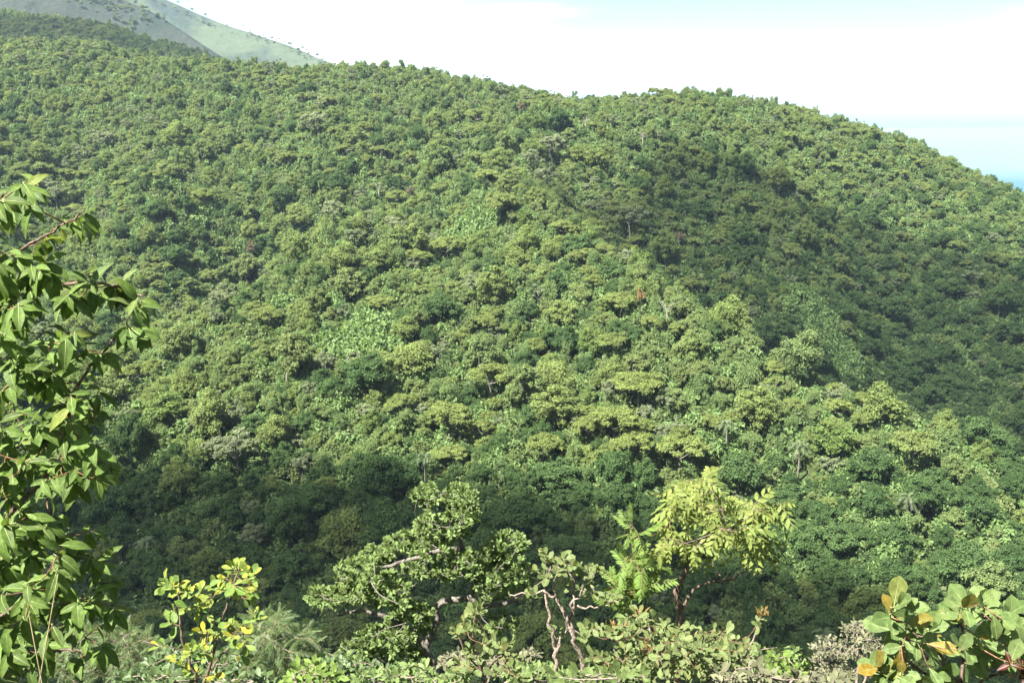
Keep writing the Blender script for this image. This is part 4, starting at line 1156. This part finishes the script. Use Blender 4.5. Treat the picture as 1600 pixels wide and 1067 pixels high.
# low scrub on the slope between the near plants and the valley
n_b = 1500
r = np.random.default_rng(77)
by = r.uniform(17, 150, n_b); bx = r.uniform(-1, 1, n_b) * (by * 0.6 + 4)
s_ = r.uniform(0.5, 1.3, n_b) * np.clip(by / 60, 0.5, 1.4)
scatter('scrub', 'low green scrub on the slope below the near plants', np.stack([bx, by, ground(bx, by)], -1), np.stack([0 * bx, 0 * bx, r.uniform(0, 6.28, n_b)], -1),
        np.stack([s_, s_, s_], -1), r.integers(0, 4, n_b), NG_BUSH)

# ------------------------------------------------------------------ unseen clouds added to cast shade over the valley
def cloud_mat(name, thin):
    m, N, L = new_mat(name)
    out = N.new('ShaderNodeOutputMaterial')
    df = N.new('ShaderNodeBsdfDiffuse'); df.inputs['Color'].default_value = (0.9, 0.9, 0.9, 1)
    tl = N.new('ShaderNodeBsdfTranslucent'); tl.inputs['Color'].default_value = (0.9, 0.9, 0.9, 1)
    tp = N.new('ShaderNodeBsdfTransparent')
    m1 = N.new('ShaderNodeMixShader'); m2 = N.new('ShaderNodeMixShader'); m2.inputs['Fac'].default_value = thin
    L.new(df.outputs[0], m1.inputs[1]); L.new(tl.outputs[0], m1.inputs[2])
    L.new(m1.outputs[0], m2.inputs[1]); L.new(tp.outputs[0], m2.inputs[2]); L.new(m2.outputs[0], out.inputs['Surface'])
    return m
M_cloud = [cloud_mat('cloud_thin', 0.68), cloud_mat('cloud_thick', 0.40)]
def cloud(shade, half, turn, seed, up=1500.0):
    """A flattened cloud added out of view between the sun and the ground point `shade`."""
    n_a, n_b = 72, 36
    th = np.linspace(0, 2 * math.pi, n_a, endpoint=False)[None, :]; ph = np.linspace(0.02, math.pi - 0.02, n_b)[:, None]
    d = np.stack([np.sin(ph) * np.cos(th), np.sin(ph) * np.sin(th), np.cos(ph) + 0 * th], -1)
    k = 1 + (0.18 if seed == 5 else 0.085) * fbm(d[..., 0] * 2.6 + seed, d[..., 1] * 2.6 + d[..., 2] * 1.7, seed) + 0.05 * fbm(d[..., 0] * 9, d[..., 1] * 9 + d[..., 2] * 6, seed + 1)
    P = d * k[..., None] * np.array([half[0], half[1], half[2]])
    P[..., 2] = np.where(P[..., 2] < 0, P[..., 2] * 0.35, P[..., 2])
    c_, s_ = math.cos(turn), math.sin(turn)
    P = np.stack([P[..., 0] * c_ - P[..., 1] * s_, P[..., 0] * s_ + P[..., 1] * c_, P[..., 2]], -1)
    P = P + np.array(shade) + np.array(SUN_DIR) * (up / SUN_DIR.z)
    V = P.reshape(-1, 3)
    j, i = np.meshgrid(np.arange(n_b - 1), np.arange(n_a), indexing='ij')
    F = np.stack([j * n_a + i, (j + 1) * n_a + i, (j + 1) * n_a + (i + 1) % n_a, j * n_a + (i + 1) % n_a], -1).reshape(-1, 4)
    return V, F, [np.arange(n_a)[None, :], (np.arange(n_a)[::-1] + (n_b - 1) * n_a)[None, :]]
cl_V, cl_F, off, cap_F, cl_M, cap_M = [], [], 0, [], [], []
for a in SHADE_CLOUDS:
    V, F, caps = cloud(*a[:4]); cl_M += [a[4]] * len(F); cap_M += [a[4]] * 2
    cl_V.append(V); cl_F.append(F + off); cap_F += [c + off for c in caps]; off += len(V)
me = mesh_from('clouds', np.concatenate(cl_V), [np.concatenate(cl_F), np.concatenate(cap_F)], M_cloud, mat_idx=cl_M + cap_M, smooth=True)
tag(link(bpy.data.objects.new('clouds', me)), 'unseen clouds added overhead to shade the valley slopes', kind='stuff')


# ------------------------------------------------------------------ haze
m, N, L = new_mat('haze')
out = N.new('ShaderNodeOutputMaterial')
vp = N.new('ShaderNodeVolumePrincipled')
vp.inputs['Color'].default_value = (0.60, 0.82, 1.0, 1)
vp.inputs['Density'].default_value = HAZE
vp.inputs['Anisotropy'].default_value = 0.2
L.new(vp.outputs['Volume'], out.inputs['Volume'])
zt, zb, hs_ = 420.0, SEA_Z - 2.0, S + 50.0
hv = np.array([(x, y, z) for z in (zb, zt) for y in (-hs_, hs_) for x in (-hs_, hs_)], float)
hf = np.array([[0, 2, 3, 1], [4, 5, 7, 6], [0, 1, 5, 4], [2, 6, 7, 3], [0, 4, 6, 2], [1, 3, 7, 5]])
tag(link(bpy.data.objects.new('haze', mesh_from('haze', hv, hf, [m]))), 'thin bluish haze over the valley and the lake', kind='stuff')
